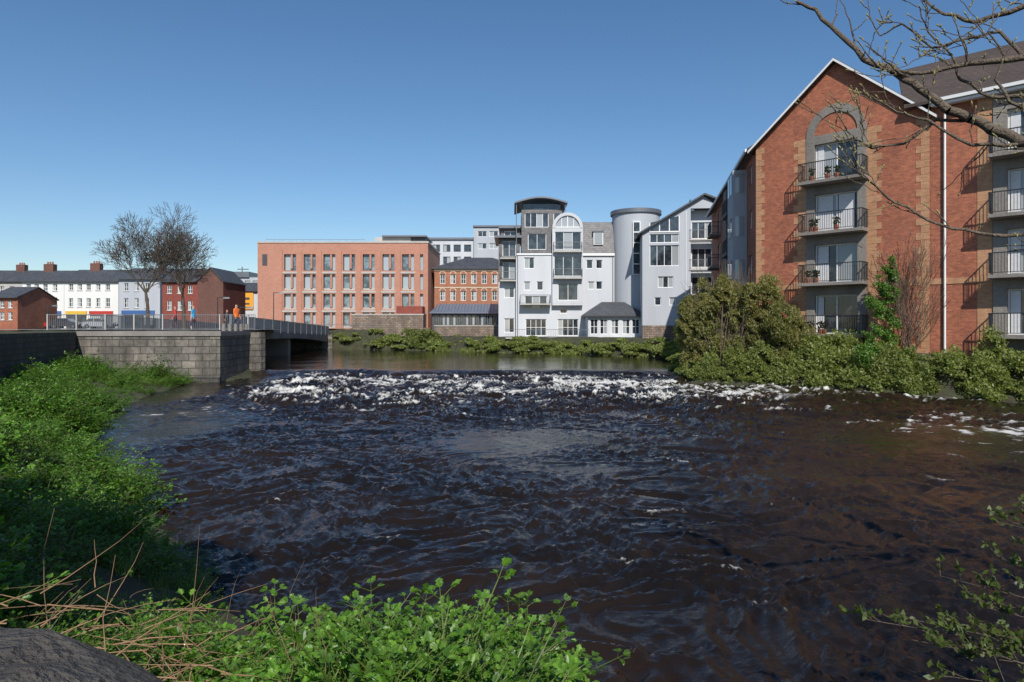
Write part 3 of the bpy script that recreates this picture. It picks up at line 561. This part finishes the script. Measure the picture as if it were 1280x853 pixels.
# people
def person(x,y,z,shirt,trou,hair,ang=0,stride=.22):
    e=empty('pedestrian',x,y,z); e.rotation_euler=(0,0,ang)
    P=[((0,0,.92),.15),((0,0,1.12),.13),((0,0,1.36),.17),((0,0,1.5),.065),((0,.01,1.62),.10),((0,0,1.72),.085),
       ((.09,0,.86),.1),((.10,-stride*.6,.48),.068),((.10,stride*.2-.1,.09),.05),((.10,-stride*.9-.12,.04),.04),
       ((-.09,0,.86),.1),((-.10,stride*.5,.48),.068),((-.10,stride*1.3,.1),.05),((-.10,stride*1.3-.16,.04),.04),
       ((.19,0,1.42),.065),((.25,.07,1.14),.048),((.26,-.08,.9),.036),((.26,-.12,.83),.04),
       ((-.19,0,1.42),.065),((-.25,-.03,1.14),.048),((-.26,-.16,.92),.036),((-.26,-.2,.85),.04)]
    E=[(0,1),(1,2),(2,3),(3,4),(4,5),(0,6),(6,7),(7,8),(8,9),(0,10),(10,11),(11,12),(12,13),(2,14),(14,15),(15,16),(16,17),(2,18),(18,19),(19,20),(20,21)]
    me=bpy.data.meshes.new('body'); me.from_pydata([p for p,_ in P],E,[]); o=bpy.data.objects.new('body',me); COL.objects.link(o); o.parent=e
    md=o.modifiers.new('skin','SKIN'); 
    for i,(p,r) in enumerate(P): me.skin_vertices[0].data[i].radius=(r,r*.85)
    me.skin_vertices[0].data[0].use_root=True
    o.modifiers.new('sub','SUBSURF').levels=1; o.modifiers['sub'].render_levels=2
    m,t,b=nt('clothed_figure'); tc=N(t,'ShaderNodeTexCoord'); s=N(t,'ShaderNodeSeparateXYZ'); t.links.new(tc.outputs['Object'],s.inputs[0]); zz=s.outputs[2]
    ab=math_(t,'ABSOLUTE',s.outputs[0]); skin=(.45,.26,.18)
    c=mixc(t,math_(t,'GREATER_THAN',zz,.1),(.03,.03,.03),trou); c=mixc(t,math_(t,'GREATER_THAN',zz,.88),c,shirt)
    hd=math_(t,'MULTIPLY',math_(t,'GREATER_THAN',ab,.2),math_(t,'LESS_THAN',zz,.9)); c=mixc(t,hd,c,skin)
    c=mixc(t,math_(t,'GREATER_THAN',zz,1.49),c,skin); hr=math_(t,'GREATER_THAN',math_(t,'ADD',zz,math_(t,'MULTIPLY',s.outputs[1],.8)),1.70); c=mixc(t,hr,c,hair)
    t.links.new(c,b.inputs['Base Color']); b.inputs['Roughness'].default_value=.8; me.materials.append(m)
    sk=M('skin',skin,.6,.05); hb=Bld('face_and_hands',x,y,ang)
    hb.e.parent=e; hb.e.location=(0,0,0)
    hb.fr=(x,y,0); 
    hb.hexa(sk,[(-.015,-.12,1.58),(.015,-.12,1.58),(.015,-.08,1.58),(-.015,-.08,1.58),(-.008,-.10,1.63),(.008,-.10,1.63),(.008,-.08,1.63),(-.008,-.08,1.63)],'nose')
    for sx in (-.035,.035): hb.box(dark,sx-.012,sx+.012,-.102,-.085,1.63,1.642,'eye')
    hb.box(brick_red,-.025,.025,-.1,-.085,1.55,1.558,'mouth')
    for hx,hy,hz in ((.26,-.12,.83),(-.26,-.2,.85)):
        for j,l in enumerate((.065,.08,.085,.075)): hb.hexa(sk,[(hx-.006,hy-.03+j*.02,hz-.02-l),(hx+.006,hy-.03+j*.02,hz-.02-l),(hx+.006,hy-.02+j*.02,hz-.02-l),(hx-.006,hy-.02+j*.02,hz-.02-l),(hx-.009,hy-.032+j*.02,hz-.02),(hx+.009,hy-.032+j*.02,hz-.02),(hx+.009,hy-.016+j*.02,hz-.02),(hx-.009,hy-.016+j*.02,hz-.02)],'finger')
        hb.box(sk,hx-.009,hx+.009,hy-.055,hy-.04,hz-.05,hz+.01,'thumb')
    hb.finish(); return e
person(wp(305,47),45.7,3.03,(.75,.17,.03),(.04,.045,.07),(.05,.03,.02),1.2)
person(wp(219,50),50,3.06,(.5,.04,.04),(.03,.03,.04),(.05,.03,.02),-1.3)
person(wp(242,49),49,3.06,(.05,.3,.5),(.06,.06,.08),(.12,.07,.03),1.4)
person(wp(284,60),60,3.08,(.08,.08,.09),(.03,.03,.05),(.03,.02,.02),-1.5)
# ------------------------------------------------------------------ vegetation
def tubes(name,segs,mat,parent=None,ns=4):
    S=np.array(segs,dtype=np.float32); p0,p1,r0,r1=S[:,0:3],S[:,3:6],S[:,6],S[:,7]; d=p1-p0; d/=np.linalg.norm(d,axis=1,keepdims=True)+1e-9
    ref=np.where(np.abs(d[:,2:3])>.9,np.array([[1,0,0]]),np.array([[0,0,1]])); a=np.cross(d,ref); a/=np.linalg.norm(a,axis=1,keepdims=True)+1e-9; b=np.cross(d,a)
    vs=[]
    for j in range(ns):
        c,s=math.cos(2*math.pi*j/ns),math.sin(2*math.pi*j/ns); vs.append(p0+(a*c+b*s)*r0[:,None])
    for j in range(ns):
        c,s=math.cos(2*math.pi*j/ns),math.sin(2*math.pi*j/ns); vs.append(p1+(a*c+b*s)*r1[:,None])
    V=np.stack(vs,1).reshape(-1,3); base=np.arange(len(S))*2*ns
    Fq=np.concatenate([np.stack([base+j,base+(j+1)%ns,base+ns+(j+1)%ns,base+ns+j],1) for j in range(ns)])
    return mesh_np(name,V,Fq,mat,parent,smooth=True)
def grow(p,d,L,r,lev,maxl,segs,spread=.6,up=.15,minr=.01,nch=3,shr=.72,rr=R):
    n=3 if lev<3 else 2; q=Vector(p); dd=Vector(d).normalized(); r0=r
    for i in range(n):
        dd=(dd+Vector((rr.uniform(-1,1),rr.uniform(-1,1),rr.uniform(-1,1)))*.16+Vector((0,0,up*.3))).normalized()
        e=q+dd*(L/n); r1=max(minr,r0*(.86 if i<n-1 else .8)); segs.append((*q,*e,r0,r1)); 
        if lev>0 and lev<maxl and i<n-1 and rr.random()<.75:
            ax=Vector((rr.uniform(-1,1),rr.uniform(-1,1),rr.uniform(-.3,.8))).normalized(); grow(e,(dd+ax*spread*1.3).normalized(),L*shr*.75,r1*.5,lev+1,maxl,segs,spread,up,minr,nch,shr,rr)
        q=e;r0=r1
    if lev<maxl:
        for j in range(nch+(1 if lev==0 else 0)):
            a=2*math.pi*(j+rr.random()*.7)/nch; side=dd.orthogonal().normalized(); side.rotate(Matrix.Rotation(a,3,dd))
            nd=(dd+side*spread*rr.uniform(.6,1.3)+Vector((0,0,up))).normalized(); grow(q,nd,L*shr*rr.uniform(.8,1.15),max(minr,r0*.62),lev+1,maxl,segs,spread,up,minr,nch,shr,rr)
for px,Yd,L,sd_ in ((186,57,3.2,3),(230,58,2.95,11)):
    segs=[]; rr=random.Random(sd_); x=wp(px,Yd); grow((0,0,0),(0,0,1),L,.2,0,6,segs,.66,.10,.011,3,.74,rr)
    o=tubes('bare_tree',segs,barkm); o.location=(x,Yd,2.95)
def diamonds(C,size,elong=1.6,up=0.0,droop=0):
    n=len(C); a=rng.normal(size=(n,3)); a[:,2]+=up; a/=np.linalg.norm(a,axis=1,keepdims=True); b=rng.normal(size=(n,3)); b-=a*(a*b).sum(1,keepdims=True); b/=np.linalg.norm(b,axis=1,keepdims=True)
    s=size*rng.uniform(.6,1.3,(n,1)); V=np.stack([C-a*s*elong*.5,C+b*s*.5,C+a*s*elong*.5,C-b*s*.5],1).reshape(-1,3); i=np.arange(n)*4
    return V,np.stack([i,i+1,i+2,i+3],1)
def cloud(blobs,n,nf=1.2,thr=.42,shell=.45):
    B=np.array(blobs,dtype=float); w=(B[:,3]*B[:,4]*B[:,5])**(2/3); w/=w.sum(); k=rng.choice(len(B),int(n*2.2),p=w); d=rng.normal(size=(len(k),3)); d/=np.linalg.norm(d,axis=1,keepdims=True)
    r=rng.uniform(shell,1.05,(len(k),1)); P=B[k,:3]+d*r*B[k,3:6]; f=vn(P[:,0]*nf+P[:,2]*.7*nf,P[:,1]*nf-P[:,2]*nf,3)*.6+vn(P[:,0]*nf*2.7,P[:,2]*nf*2.7,5)*.4
    P=P[f>thr]; return P[:n]
leaf_herb=LEAF('leaf_herb',(.05,.13,.012),(.14,.27,.032),(.10,.23,.022),.38,1.2,.42,spread=.8)
leaf_grass=LEAF('leaf_grass',(.08,.135,.02),(.17,.20,.05),(.11,.18,.03),.33,spread=.8)
leaf_willow=LEAF('leaf_willow',(.27,.26,.09),(.40,.36,.15),(.18,.20,.065),.5,.5)
leaf_bank=LEAF('leaf_bank',(.15,.21,.05),(.29,.31,.09),(.20,.22,.07),.45,.35)
leaf_ivy=LEAF('leaf_ivy',(.04,.11,.018),(.15,.24,.04),(.08,.16,.025),.3,.8,.4)
leaf_dark=LEAF('leaf_evergreen',(.02,.045,.012),(.04,.08,.02),(.03,.05,.015),.15)
def shrub(name,blobs,n,size,mat,elong=1.6,up=.3,thr=.42,nf=1.2,stems=None,smat=None):
    e=empty(name,*np.mean(np.array(blobs)[:,:2],axis=0),0); P=cloud(blobs,n,nf,thr); P=P-np.array([e.location.x,e.location.y,0]); V,Fq=diamonds(P,size,elong,up); mesh_np('foliage',V,Fq,mat,e)
    if stems:
        s=np.array(stems,dtype=float); s[:,0]-=e.location.x;s[:,3]-=e.location.x;s[:,1]-=e.location.y;s[:,4]-=e.location.y; tubes('stems',s,smat or twigm,e,3)
    return e
# willow bush
bl=[];st=[]
for i in range(115):
    u=R.uniform(-.05,1); x=11.3+4.9*u+R.uniform(-.4,.4); y=42.9-5.4*u+R.uniform(-.5,.8); tp=6.5-8.5*(u-.42)**2; tp=max(2.3,tp)+R.uniform(-.7,.5); z=R.uniform(.1,1)**.8*(tp-.7); bl.append((x,y,max(.25,z),R.uniform(.4,.8),R.uniform(.45,.75),R.uniform(.5,1.0)))
    for j in range(4):
        p=Vector((13.6+R.uniform(-1.5,1.5),40.7+R.uniform(-.6,.6),.4)); q=Vector((x+R.uniform(-.6,.6),y+R.uniform(-.3,.6),min(tp+.9,z+1.7))); m=(p+q)/2+Vector((R.uniform(-.3,.3),0,.3)); st+=[(*p,*m,.03,.02),(*m,*q,.018,.007)]
shrub('willow_bush',bl,150000,.066,leaf_willow,3.2,.9,.42,1.9,st)
def bankline(pts,w,n,hmin,hmax,rmin=.4,rmax=.9):
    out=[]
    for i in range(n):
        t_=R.random()*(len(pts)-1); k=int(t_); f=t_-k; x=pts[k][0]+(pts[k+1][0]-pts[k][0])*f; y=pts[k][1]+(pts[k+1][1]-pts[k][1])*f
        x+=R.uniform(-w,w);y+=R.uniform(-w,w); g0=float(ground_h(np.array([x]),np.array([y]))[0]); hh=R.uniform(hmin,hmax); out.append((x,y,max(.05,g0)+hh*.4,R.uniform(rmin,rmax),R.uniform(rmin,rmax),hh*.6))
    return out
shrub('riverside_hedge',bankline([(12.5,40.4),(15.7,37.0),(19.2,34.0),(23.6,30.0),(33,22)],.9,200,.5,1.5,.35,.75)+bankline([(10.9,43.5),(11.2,40.8),(15.2,36.7),(22.5,30.0),(32,21.4)],.25,130,.3,.8,.3,.5),130000,.08,leaf_bank,1.9,.5,.42,1.5)
shrub('riverside_shrubs',bankline([(-27,91.9),(-16,88),(-9,84.8),(-1,77.9),(6,75.2),(11,69),(14.9,63),(14.0,50),(11.5,45)],.7,260,.2,.6,.5,1.2),90000,.14,leaf_bank,2.0,.6,.36,.8)
shrub('riverside_bush',[(wp(515,86)+R.uniform(-2,2.5),86.8+R.uniform(-.8,.8),R.uniform(.6,2.6),1.0,1,.9) for _ in range(14)]+[(wp(560,85)+R.uniform(-1.2,1.2),86,R.uniform(.6,2.0),.9,1,.8) for _ in range(8)],24000,.13,leaf_bank,1.8,.3,.38,.9)
shrub('riverside_bush',[(wp(810,69)+R.uniform(-2,3),68.3+R.uniform(-1,1),R.uniform(.5,1.3),1.0,1,.7) for _ in range(14)],18000,.13,leaf_bank,1.8,.3,.38,.9)
# ivy-clad tree + bare shrub by the brick wall
iv=[];
for i in range(40):
    z=R.uniform(1.2,6.6); w=.85*(1-(z-1.2)/9); iv.append((19.0+R.uniform(-w,w),34.9+R.uniform(-.3,.3),z,R.uniform(.2,.42),R.uniform(.2,.36),R.uniform(.3,.55)))
iv+=[(19.1+R.uniform(-1.4,1.2),34.6+R.uniform(-.3,.3),R.uniform(.6,2.3),.5,.45,.5) for _ in range(14)]
st=[]; rr=random.Random(5)
for j in range(7): grow((19.6+rr.uniform(-.5,1.0),34.8,1.2),(rr.uniform(-.2,.4),0,1),2.0,.06,1,5,st,.45,.25,.008,2,.8,rr)
shrub('ivy_clad_tree',iv,30000,.07,leaf_ivy,1.2,0,.40,1.9,st)
# ---- foreground plants
LP=np.array([(0,0,0),(.25,.28,.05),(.45,.2,.03),(.62,.34,.03),(.8,.14,0),(1,0,-.08),(.8,-.14,0),(.62,-.34,.03),(.45,-.2,.03),(.25,-.28,.05),(.5,0,-.03)]); LF=[(0,1,2,10),(2,3,4,10),(4,5,6,10),(6,7,8,10),(8,9,0,10)]
def make_plant(kind,seed):
    r=np.random.default_rng(seed); V=[];Fs=[];mi=[];
    def addleaf(p,d,up,s):
        d=d/np.linalg.norm(d); side=np.cross(up,d); side/=np.linalg.norm(side)+1e-9; nn=np.cross(d,side); P=p+ (LP[:,0:1]*d+LP[:,1:2]*side+LP[:,2:3]*nn)*s; b=len(V)
        V.extend(P.tolist()); Fs.extend([tuple(b+i for i in f) for f in LF]); mi.extend([0]*len(LF))
    def stem(p,q,w):
        b=len(V); d=q-p; a=np.cross(d,[0,0,1.]); a=a/(np.linalg.norm(a)+1e-9)*w; c=np.cross(d,a); c=c/(np.linalg.norm(c)+1e-9)*w
        V.extend([(p+a).tolist(),(p-a*.5+c).tolist(),(p-a*.5-c).tolist(),(q+a*.6).tolist(),(q-a*.3+c*.6).tolist(),(q-a*.3-c*.6).tolist()])
        for f in ((0,1,4,3),(1,2,5,4),(2,0,3,5)): Fs.append(tuple(b+i for i in f)); mi.append(1)
    if kind=='herb':
        for i in range(17):
            az=r.uniform(0,6.28); L=r.uniform(.25,.56); lean=r.uniform(.1,.85); p=np.array([r.normal()*.05,r.normal()*.05,0.]); d=np.array([math.cos(az)*lean,math.sin(az)*lean,1.]); d/=np.linalg.norm(d)
            prev=p
            for s in range(5):
                d=d+np.array([math.cos(az)*.12,math.sin(az)*.12,-.08]); d/=np.linalg.norm(d); q=prev+d*L/5; stem(prev,q,.003)
                if s>=1:
                    for sg in (-1,1,0) if s==4 else (-1,1):
                        sd_=np.cross([0,0,1.],d)*sg; dd=sd_+d*(.5 if sg else 1)+np.array([0,0,r.uniform(-.1,.25)]); dd/=np.linalg.norm(dd); Lp_=r.uniform(.03,.06); q2=q+dd*Lp_; stem(q,q2,.0015)
                        for k3 in (-1,0,1):
                            s3=np.cross([0,0,1.],dd); d3=dd+s3*k3*.9; addleaf(q2-dd*.005,d3+r.normal(size=3)*.25,np.array([0,0,1.])+r.normal(size=3)*.4,r.uniform(.024,.046))
                prev=q
    elif kind=='dock':
        for i in range(11):
            az=r.uniform(0,6.28); L=r.uniform(.2,.36); p=np.array([0,0,0.]); d=np.array([math.cos(az)*.7,math.sin(az)*.7,1.]); d/=np.linalg.norm(d); q=p+d*L*.5; stem(p,q,.004); addleaf(q,d+np.array([0,0,-.3]),np.array([0,0,1.])+r.normal(size=3)*.3,L*.5)
    else:
        for i in range(46):
            az=r.uniform(0,6.28); L=r.uniform(.25,.6); p=np.array([r.normal()*.06,r.normal()*.06,0.]); d=np.array([math.cos(az)*.35,math.sin(az)*.35,1.]); d/=np.linalg.norm(d); sd_=np.array([-math.sin(az),math.cos(az),0])*.005; prev=p; n=4
            for s in range(n):
                d=d+np.array([math.cos(az)*.2,math.sin(az)*.2,-.18]); d/=np.linalg.norm(d); q=prev+d*L/n; b=len(V); w0=1-s/n;w1=1-(s+1)/n+.05
                V.extend([(prev+sd_*w0).tolist(),(prev-sd_*w0).tolist(),(q-sd_*w1).tolist(),(q+sd_*w1).tolist()]); Fs.append((b,b+1,b+2,b+3)); mi.append(0); prev=q
    me=bpy.data.meshes.new('plant_'+kind); me.from_pydata(V,[],Fs)
    me.materials.append(leaf_grass if kind=='grass' else leaf_herb); me.materials.append(leaf_grass); me.polygons.foreach_set('material_index',mi); me.update(); return me
PM=[make_plant('herb',i) for i in range(5)]+[make_plant('dock',9)]; PG=[make_plant('grass',i) for i in (21,22)]
bv=empty('bank_vegetation',-3,6,0)
cnt=0
def put(me,x,y,z,s,par=bv):
    o=bpy.data.objects.new('plant',me); COL.objects.link(o); o.parent=par; o.location=(x-par.location.x,y-par.location.y,z-par.location.z); o.rotation_euler=(R.uniform(-.25,.25),R.uniform(-.25,.25),R.uniform(0,6.28)); o.scale=(s,s,s*R.uniform(.85,1.25))
def h1(x,y): return float(ground_h(np.array([x]),np.array([y]))[0])
def d1(x,y): return float(sdist(np.array([x]),np.array([y]))[0])
N1=24000; cx_=rng.uniform(-24,1.6,N1); cy_=rng.uniform(1.4,39.0,N1); d_=sdist(cx_,cy_); gz=ground_h(cx_,cy_); xwv=np.interp(cy_,wl[::-1,1],wl[::-1,0])
cl=ss(vn(cx_*.85,cy_*.85,2),.25,.8); cl2=vn(cx_*.45+9,cy_*.45,5); kind=vn(cx_*.7+20,cy_*.7,4)
for x,y,d,z,xw,clump,c2,kd in zip(cx_,cy_,d_,gz,xwv,cl,cl2,kind):
    if d<-.1 or d>6 or x<xw+.15: continue
    if y<1.9 and x<.0: continue
    if x<-.72*y-1.2: continue
    near=y<10
    if R.random()>(.7 if near else .42 if y<18 else .3): continue
    if clump<.1 and R.random()<.6: continue
    s=(.38+1.15*clump*(.4+c2))*(1.0 if near else 1.15+.01*y)
    if d<.7: s*=.75
    if R.random()<(.75 if kd<.33 else .12): put(R.choice(PG),x,y,z-.03,s)
    else: put(R.choice(PM),x,y,z-.03,s)
    cnt+=1
# lush clump directly below the viewpoint
for i in range(680):
    x=R.uniform(-1.25,.9); y=R.uniform(2.5,5.0); d=d1(x,y)
    if d<.05: continue
    m=math.exp(-((x+.25)/.75)**2); put(R.choice(PM[:5]),x,y,h1(x,y)+R.uniform(0,.38)*m,R.uniform(.75,1.35)*(.7+.4*m)); cnt+=1
print('plants',cnt)
# dead stalks
segs=[]
for i in range(170):
    x=R.uniform(-2.6,-1.0); y=R.uniform(2.5,4.4); z=h1(x,y)
    if i<130: p=Vector((x,y,z+R.uniform(.25,.55))); d=Vector((R.uniform(-1,1),R.uniform(-.5,.5),R.uniform(-.15,.25))).normalized(); L=R.uniform(.25,.7)
    else: x=R.uniform(-4.5,-.8);y=R.uniform(3,7); z=h1(x,y); p=Vector((x,y,z)); d=Vector((R.uniform(-.5,.7),R.uniform(-.3,.3),1)).normalized(); L=R.uniform(.5,1.0)
    q=p
    for j in range(4): d=(d+Vector((R.uniform(-.25,.25),R.uniform(-.25,.25),-.05))).normalized(); e=q+d*L/4; segs.append((*q,*e,.004-.0008*j,.003-.0007*j)); q=e
tubes('dead_stalks',segs,deadm,ns=4)
# near parapet
pw=M('old_stone',(.06,.054,.048),.95,.5,7,.7,fine=40)
PW=Bld('stone_parapet',-1.4,1.2); PW.frame(-.42,1.02,math.pi-.22)
prof=[(-.28,1.3),(-.28,2.46),(-.24,2.56),(-.15,2.61),(0,2.63),(.15,2.61),(.24,2.56),(.28,2.46),(.28,1.3)]
n=26
def pnt(i,j):
    u=i/n*3.2; a,zc_=prof[j]; e=min(1,(u/.35))**.5; zz=zc_ if zc_<1.4 else zc_-(1-e)*.25+.02*math.sin(u*9+j)+.012*math.sin(u*31+j*2); return (u,a*(.6+.4*e)+.01*math.sin(u*14+j),zz)
for i in range(n):
    for j in range(len(prof)-1): PW.face(pw,[pnt(i,j),pnt(i+1,j),pnt(i+1,j+1),pnt(i,j+1)],'coping')
PW.face(pw,[pnt(0,j) for j in range(len(prof))],'coping'); PW.finish()
# overhanging tree (right, near)
def bp3(px,py,D): return Vector((wp(px,D),D,wz(py,D)))
segs=[]; buds=[]; rr=random.Random(4)
T=Vector((7.2,3.2,1.0)); 
trunk=[T,Vector((7.1,3.4,3.2)),Vector((6.9,3.8,5.2)),Vector((6.2,4.6,7.2))]
for (a,b_),(r0,r1) in zip(zip(trunk,trunk[1:]),((.2,.17),(.17,.13),(.13,.06))): segs.append((*a,*b_,r0,r1))
BRS=[([(1420,160,4.2),(1280,180,4.8),(1225,152,5),(1185,138,5),(1150,112,5.1),(1120,92,5.2),(1080,75,5.3),(1048,42,5.4),(1020,12,5.5),(996,2,5.5)],.042),
 ([(1420,60,4.4),(1280,72,4.8),(1210,80,5),(1150,92,5.1),(1100,88,5.2)],.03),
 ([(1225,152,5),(1170,150,5.1),(1130,180,5.2),(1090,186,5.3),(1060,165,5.4),(1036,128,5.4)],.014),
 ([(1420,300,4.2),(1300,292,4.6),(1240,294,4.7),(1190,286,4.8),(1150,270,4.9),(1105,243,5),(1070,215,5),(1058,190,5)],.015),
 ([(1280,180,4.8),(1215,182,4.9),(1160,150,5),(1120,140,5.1),(1085,118,5.1)],.015),
 ([(1420,-20,4.5),(1280,8,5),(1220,28,5.2),(1180,18,5.3),(1140,-10,5.4)],.025),
 ([(1280,72,4.8),(1250,40,4.9),(1210,48,5),(1165,60,5.1),(1128,30,5.1),(1100,45,5.2),(1085,20,5.2)],.013),
 ([(1280,120,4.9),(1240,122,5),(1200,100,5.1),(1190,70,5.1),(1160,40,5.2),(1150,10,5.2)],.015),
 ([(1290,140,4.6),(1262,128,4.6),(1244,100,4.7),(1255,70,4.7),(1235,40,4.7),(1242,5,4.8)],.013)]
def wig(pts,r,lev=0):
    P=[bp3(*p) for p in pts] if lev==0 else pts; Q=[P[0]]
    for a,b_ in zip(P,P[1:]):
        L=(b_-a).length
        for k in (1,2,3): Q.append(a.lerp(b_,k/3)+(Vector((rr.uniform(-1,1),rr.uniform(-1,1),rr.uniform(-1,1)))*L*.05 if k<3 else Vector((0,0,0))))
    n=len(Q)-1
    for i,(a,b_) in enumerate(zip(Q,Q[1:])):
        ra=r*(1-.72*i/n); rb_=r*(1-.72*(i+1)/n); segs.append((*a,*b_,max(.003,ra),max(.003,rb_)))
        if lev<2 and i>0 and rr.random()<(.5 if lev==0 else .28):
            d=(b_-a).normalized(); L=rr.uniform(.12,.5) if lev==0 else rr.uniform(.06,.2); nd=(d*.9+Vector((rr.uniform(-1,1),rr.uniform(-.6,.6),rr.uniform(-.8,1)))).normalized(); c=[a]
            for k in range(3): nd=(nd+Vector((rr.uniform(-.3,.3),rr.uniform(-.3,.3),rr.uniform(-.15,.4)))).normalized(); c.append(c[-1]+nd*L/3)
            wig(c,max(.0035,ra*.4),lev+1)
    buds.append((Q[-1],(Q[-1]-Q[-2]).normalized()))
    for i in range(3,n,5):
        if rr.random()<.7: buds.append((Q[i],Vector((rr.uniform(-1,1),rr.uniform(-1,1),1)).normalized()))
for p,r in BRS: wig(p,r)
for p,r in BRS:
    if p[0][0]==1420: a=bp3(*p[0]); segs.append((*trunk[2],*a,r*2,r))
nt_e=empty('overhanging_tree',0,0,0); tubes('trunk_and_branches',segs,barkn,nt_e,7)
bs=[]
for p,d in buds: bs+=[(*(p-d*.004),*(p+d*.008),.003,.006),(*(p+d*.008),*(p+d*.028),.0065,.001)]
tubes('buds',bs,M('bud',(.22,.20,.07),.6,.3,20),nt_e,6)
# near shrub bottom right
segs=[];LV=[];rr=random.Random(8)
for tx,ty,D in ((1085,775,5.0),(1120,770,5.2),(1175,720,5.4),(1200,745,5.2),(1235,760,4.9),(1160,800,4.8),(1250,700,5.6),(1275,640,5.8),(1240,640,6),(1225,790,4.6),(1270,800,4.5),(1290,740,4.9),(1140,800,4.7),(1280,680,5.3),(1210,820,4.6),(1180,845,4.4)):
    q=bp3(tx,ty,D); p=Vector((5.2+rr.uniform(-.4,.4),3.6+rr.uniform(-.3,.3),.2)); m=p.lerp(q,.55)+Vector((0,0,.28)); P=[p,p.lerp(m,.5)+Vector((0,0,.1)),m,m.lerp(q,.5)+Vector((0,0,.05)),q]
    for i,(a,b_) in enumerate(zip(P,P[1:])):
        segs.append((*a,*b_,.009-.0018*i,.0075-.0018*i))
        for k in range(7 if i>0 else 0):
            c=a.lerp(b_,rr.random()); d=(q-p).normalized()+Vector((rr.uniform(-1,1),rr.uniform(-1,1),rr.uniform(-.5,1)))*.8; e=c+d.normalized()*rr.uniform(.06,.24); segs.append((*c,*e,.003,.0015))
            for l in range(9): LV.append(c.lerp(e,rr.uniform(.3,1.05))+Vector((rr.uniform(-1,1),rr.uniform(-1,1),rr.uniform(-1,1)))*.018)
ns_e=empty('riverside_sapling',0,0,0); tubes('stems',segs,barkn,ns_e,5); V,Fq=diamonds(np.array([tuple(v) for v in LV]),.03,1.9,.4); mesh_np('leaves',V,Fq,leaf_grass,ns_e)
# unseen evergreen added behind the camera to cast shade on the left bank
shrub('unseen_shade_tree',[(-5.6+R.uniform(-3.6,2.9),-2.4+R.uniform(-1.6,1.2),R.uniform(5.0,9.4),1.0,.9,.9) for _ in range(42)],34000,.26,leaf_dark,1.4,0,.40,.8,[(-5.5,-2.5,1,-5.3,-2.4,8,.28,.12)],barkm)
# ------------------------------------------------------------------ light, sky, camera
el,az=math.radians(41),math.radians(174)
ts=Vector((math.sin(az)*math.cos(el),math.cos(az)*math.cos(el),math.sin(el)))
sl=bpy.data.lights.new('sun','SUN'); sl.energy=5.0; sl.angle=math.radians(.53); sl.color=(1,.955,.88); so=bpy.data.objects.new('sun',sl); COL.objects.link(so); so.rotation_euler=ts.to_track_quat('Z','Y').to_euler()
w=bpy.data.worlds.new('World'); sc.world=w; w.use_nodes=True; t=w.node_tree; bg=t.nodes['Background']; sk=N(t,'ShaderNodeTexSky'); sk.sky_type='NISHITA'; sk.sun_disc=False; sk.sun_elevation=el; sk.sun_rotation=az; sk.air_density=1.0; sk.dust_density=.3; sk.ozone_density=3.2; sk.altitude=0
hs_=N(t,'ShaderNodeHueSaturation'); hs_.inputs['Saturation'].default_value=1.15; t.links.new(sk.outputs[0],hs_.inputs['Color'])
t.links.new(hs_.outputs[0],bg.inputs[0]); bg.inputs[1].default_value=.112
cam=bpy.data.cameras.new('camera'); cam.lens=24; cam.sensor_width=36; cam.clip_start=.05; cam.clip_end=6000; cam.shift_y=-(426.5-HY)/1280
co=bpy.data.objects.new('camera',cam); COL.objects.link(co); co.location=(0,0,H); co.rotation_euler=(math.pi/2,0,0); sc.camera=co
sc.view_settings.view_transform='Standard'; sc.view_settings.look='None'; sc.view_settings.exposure=0
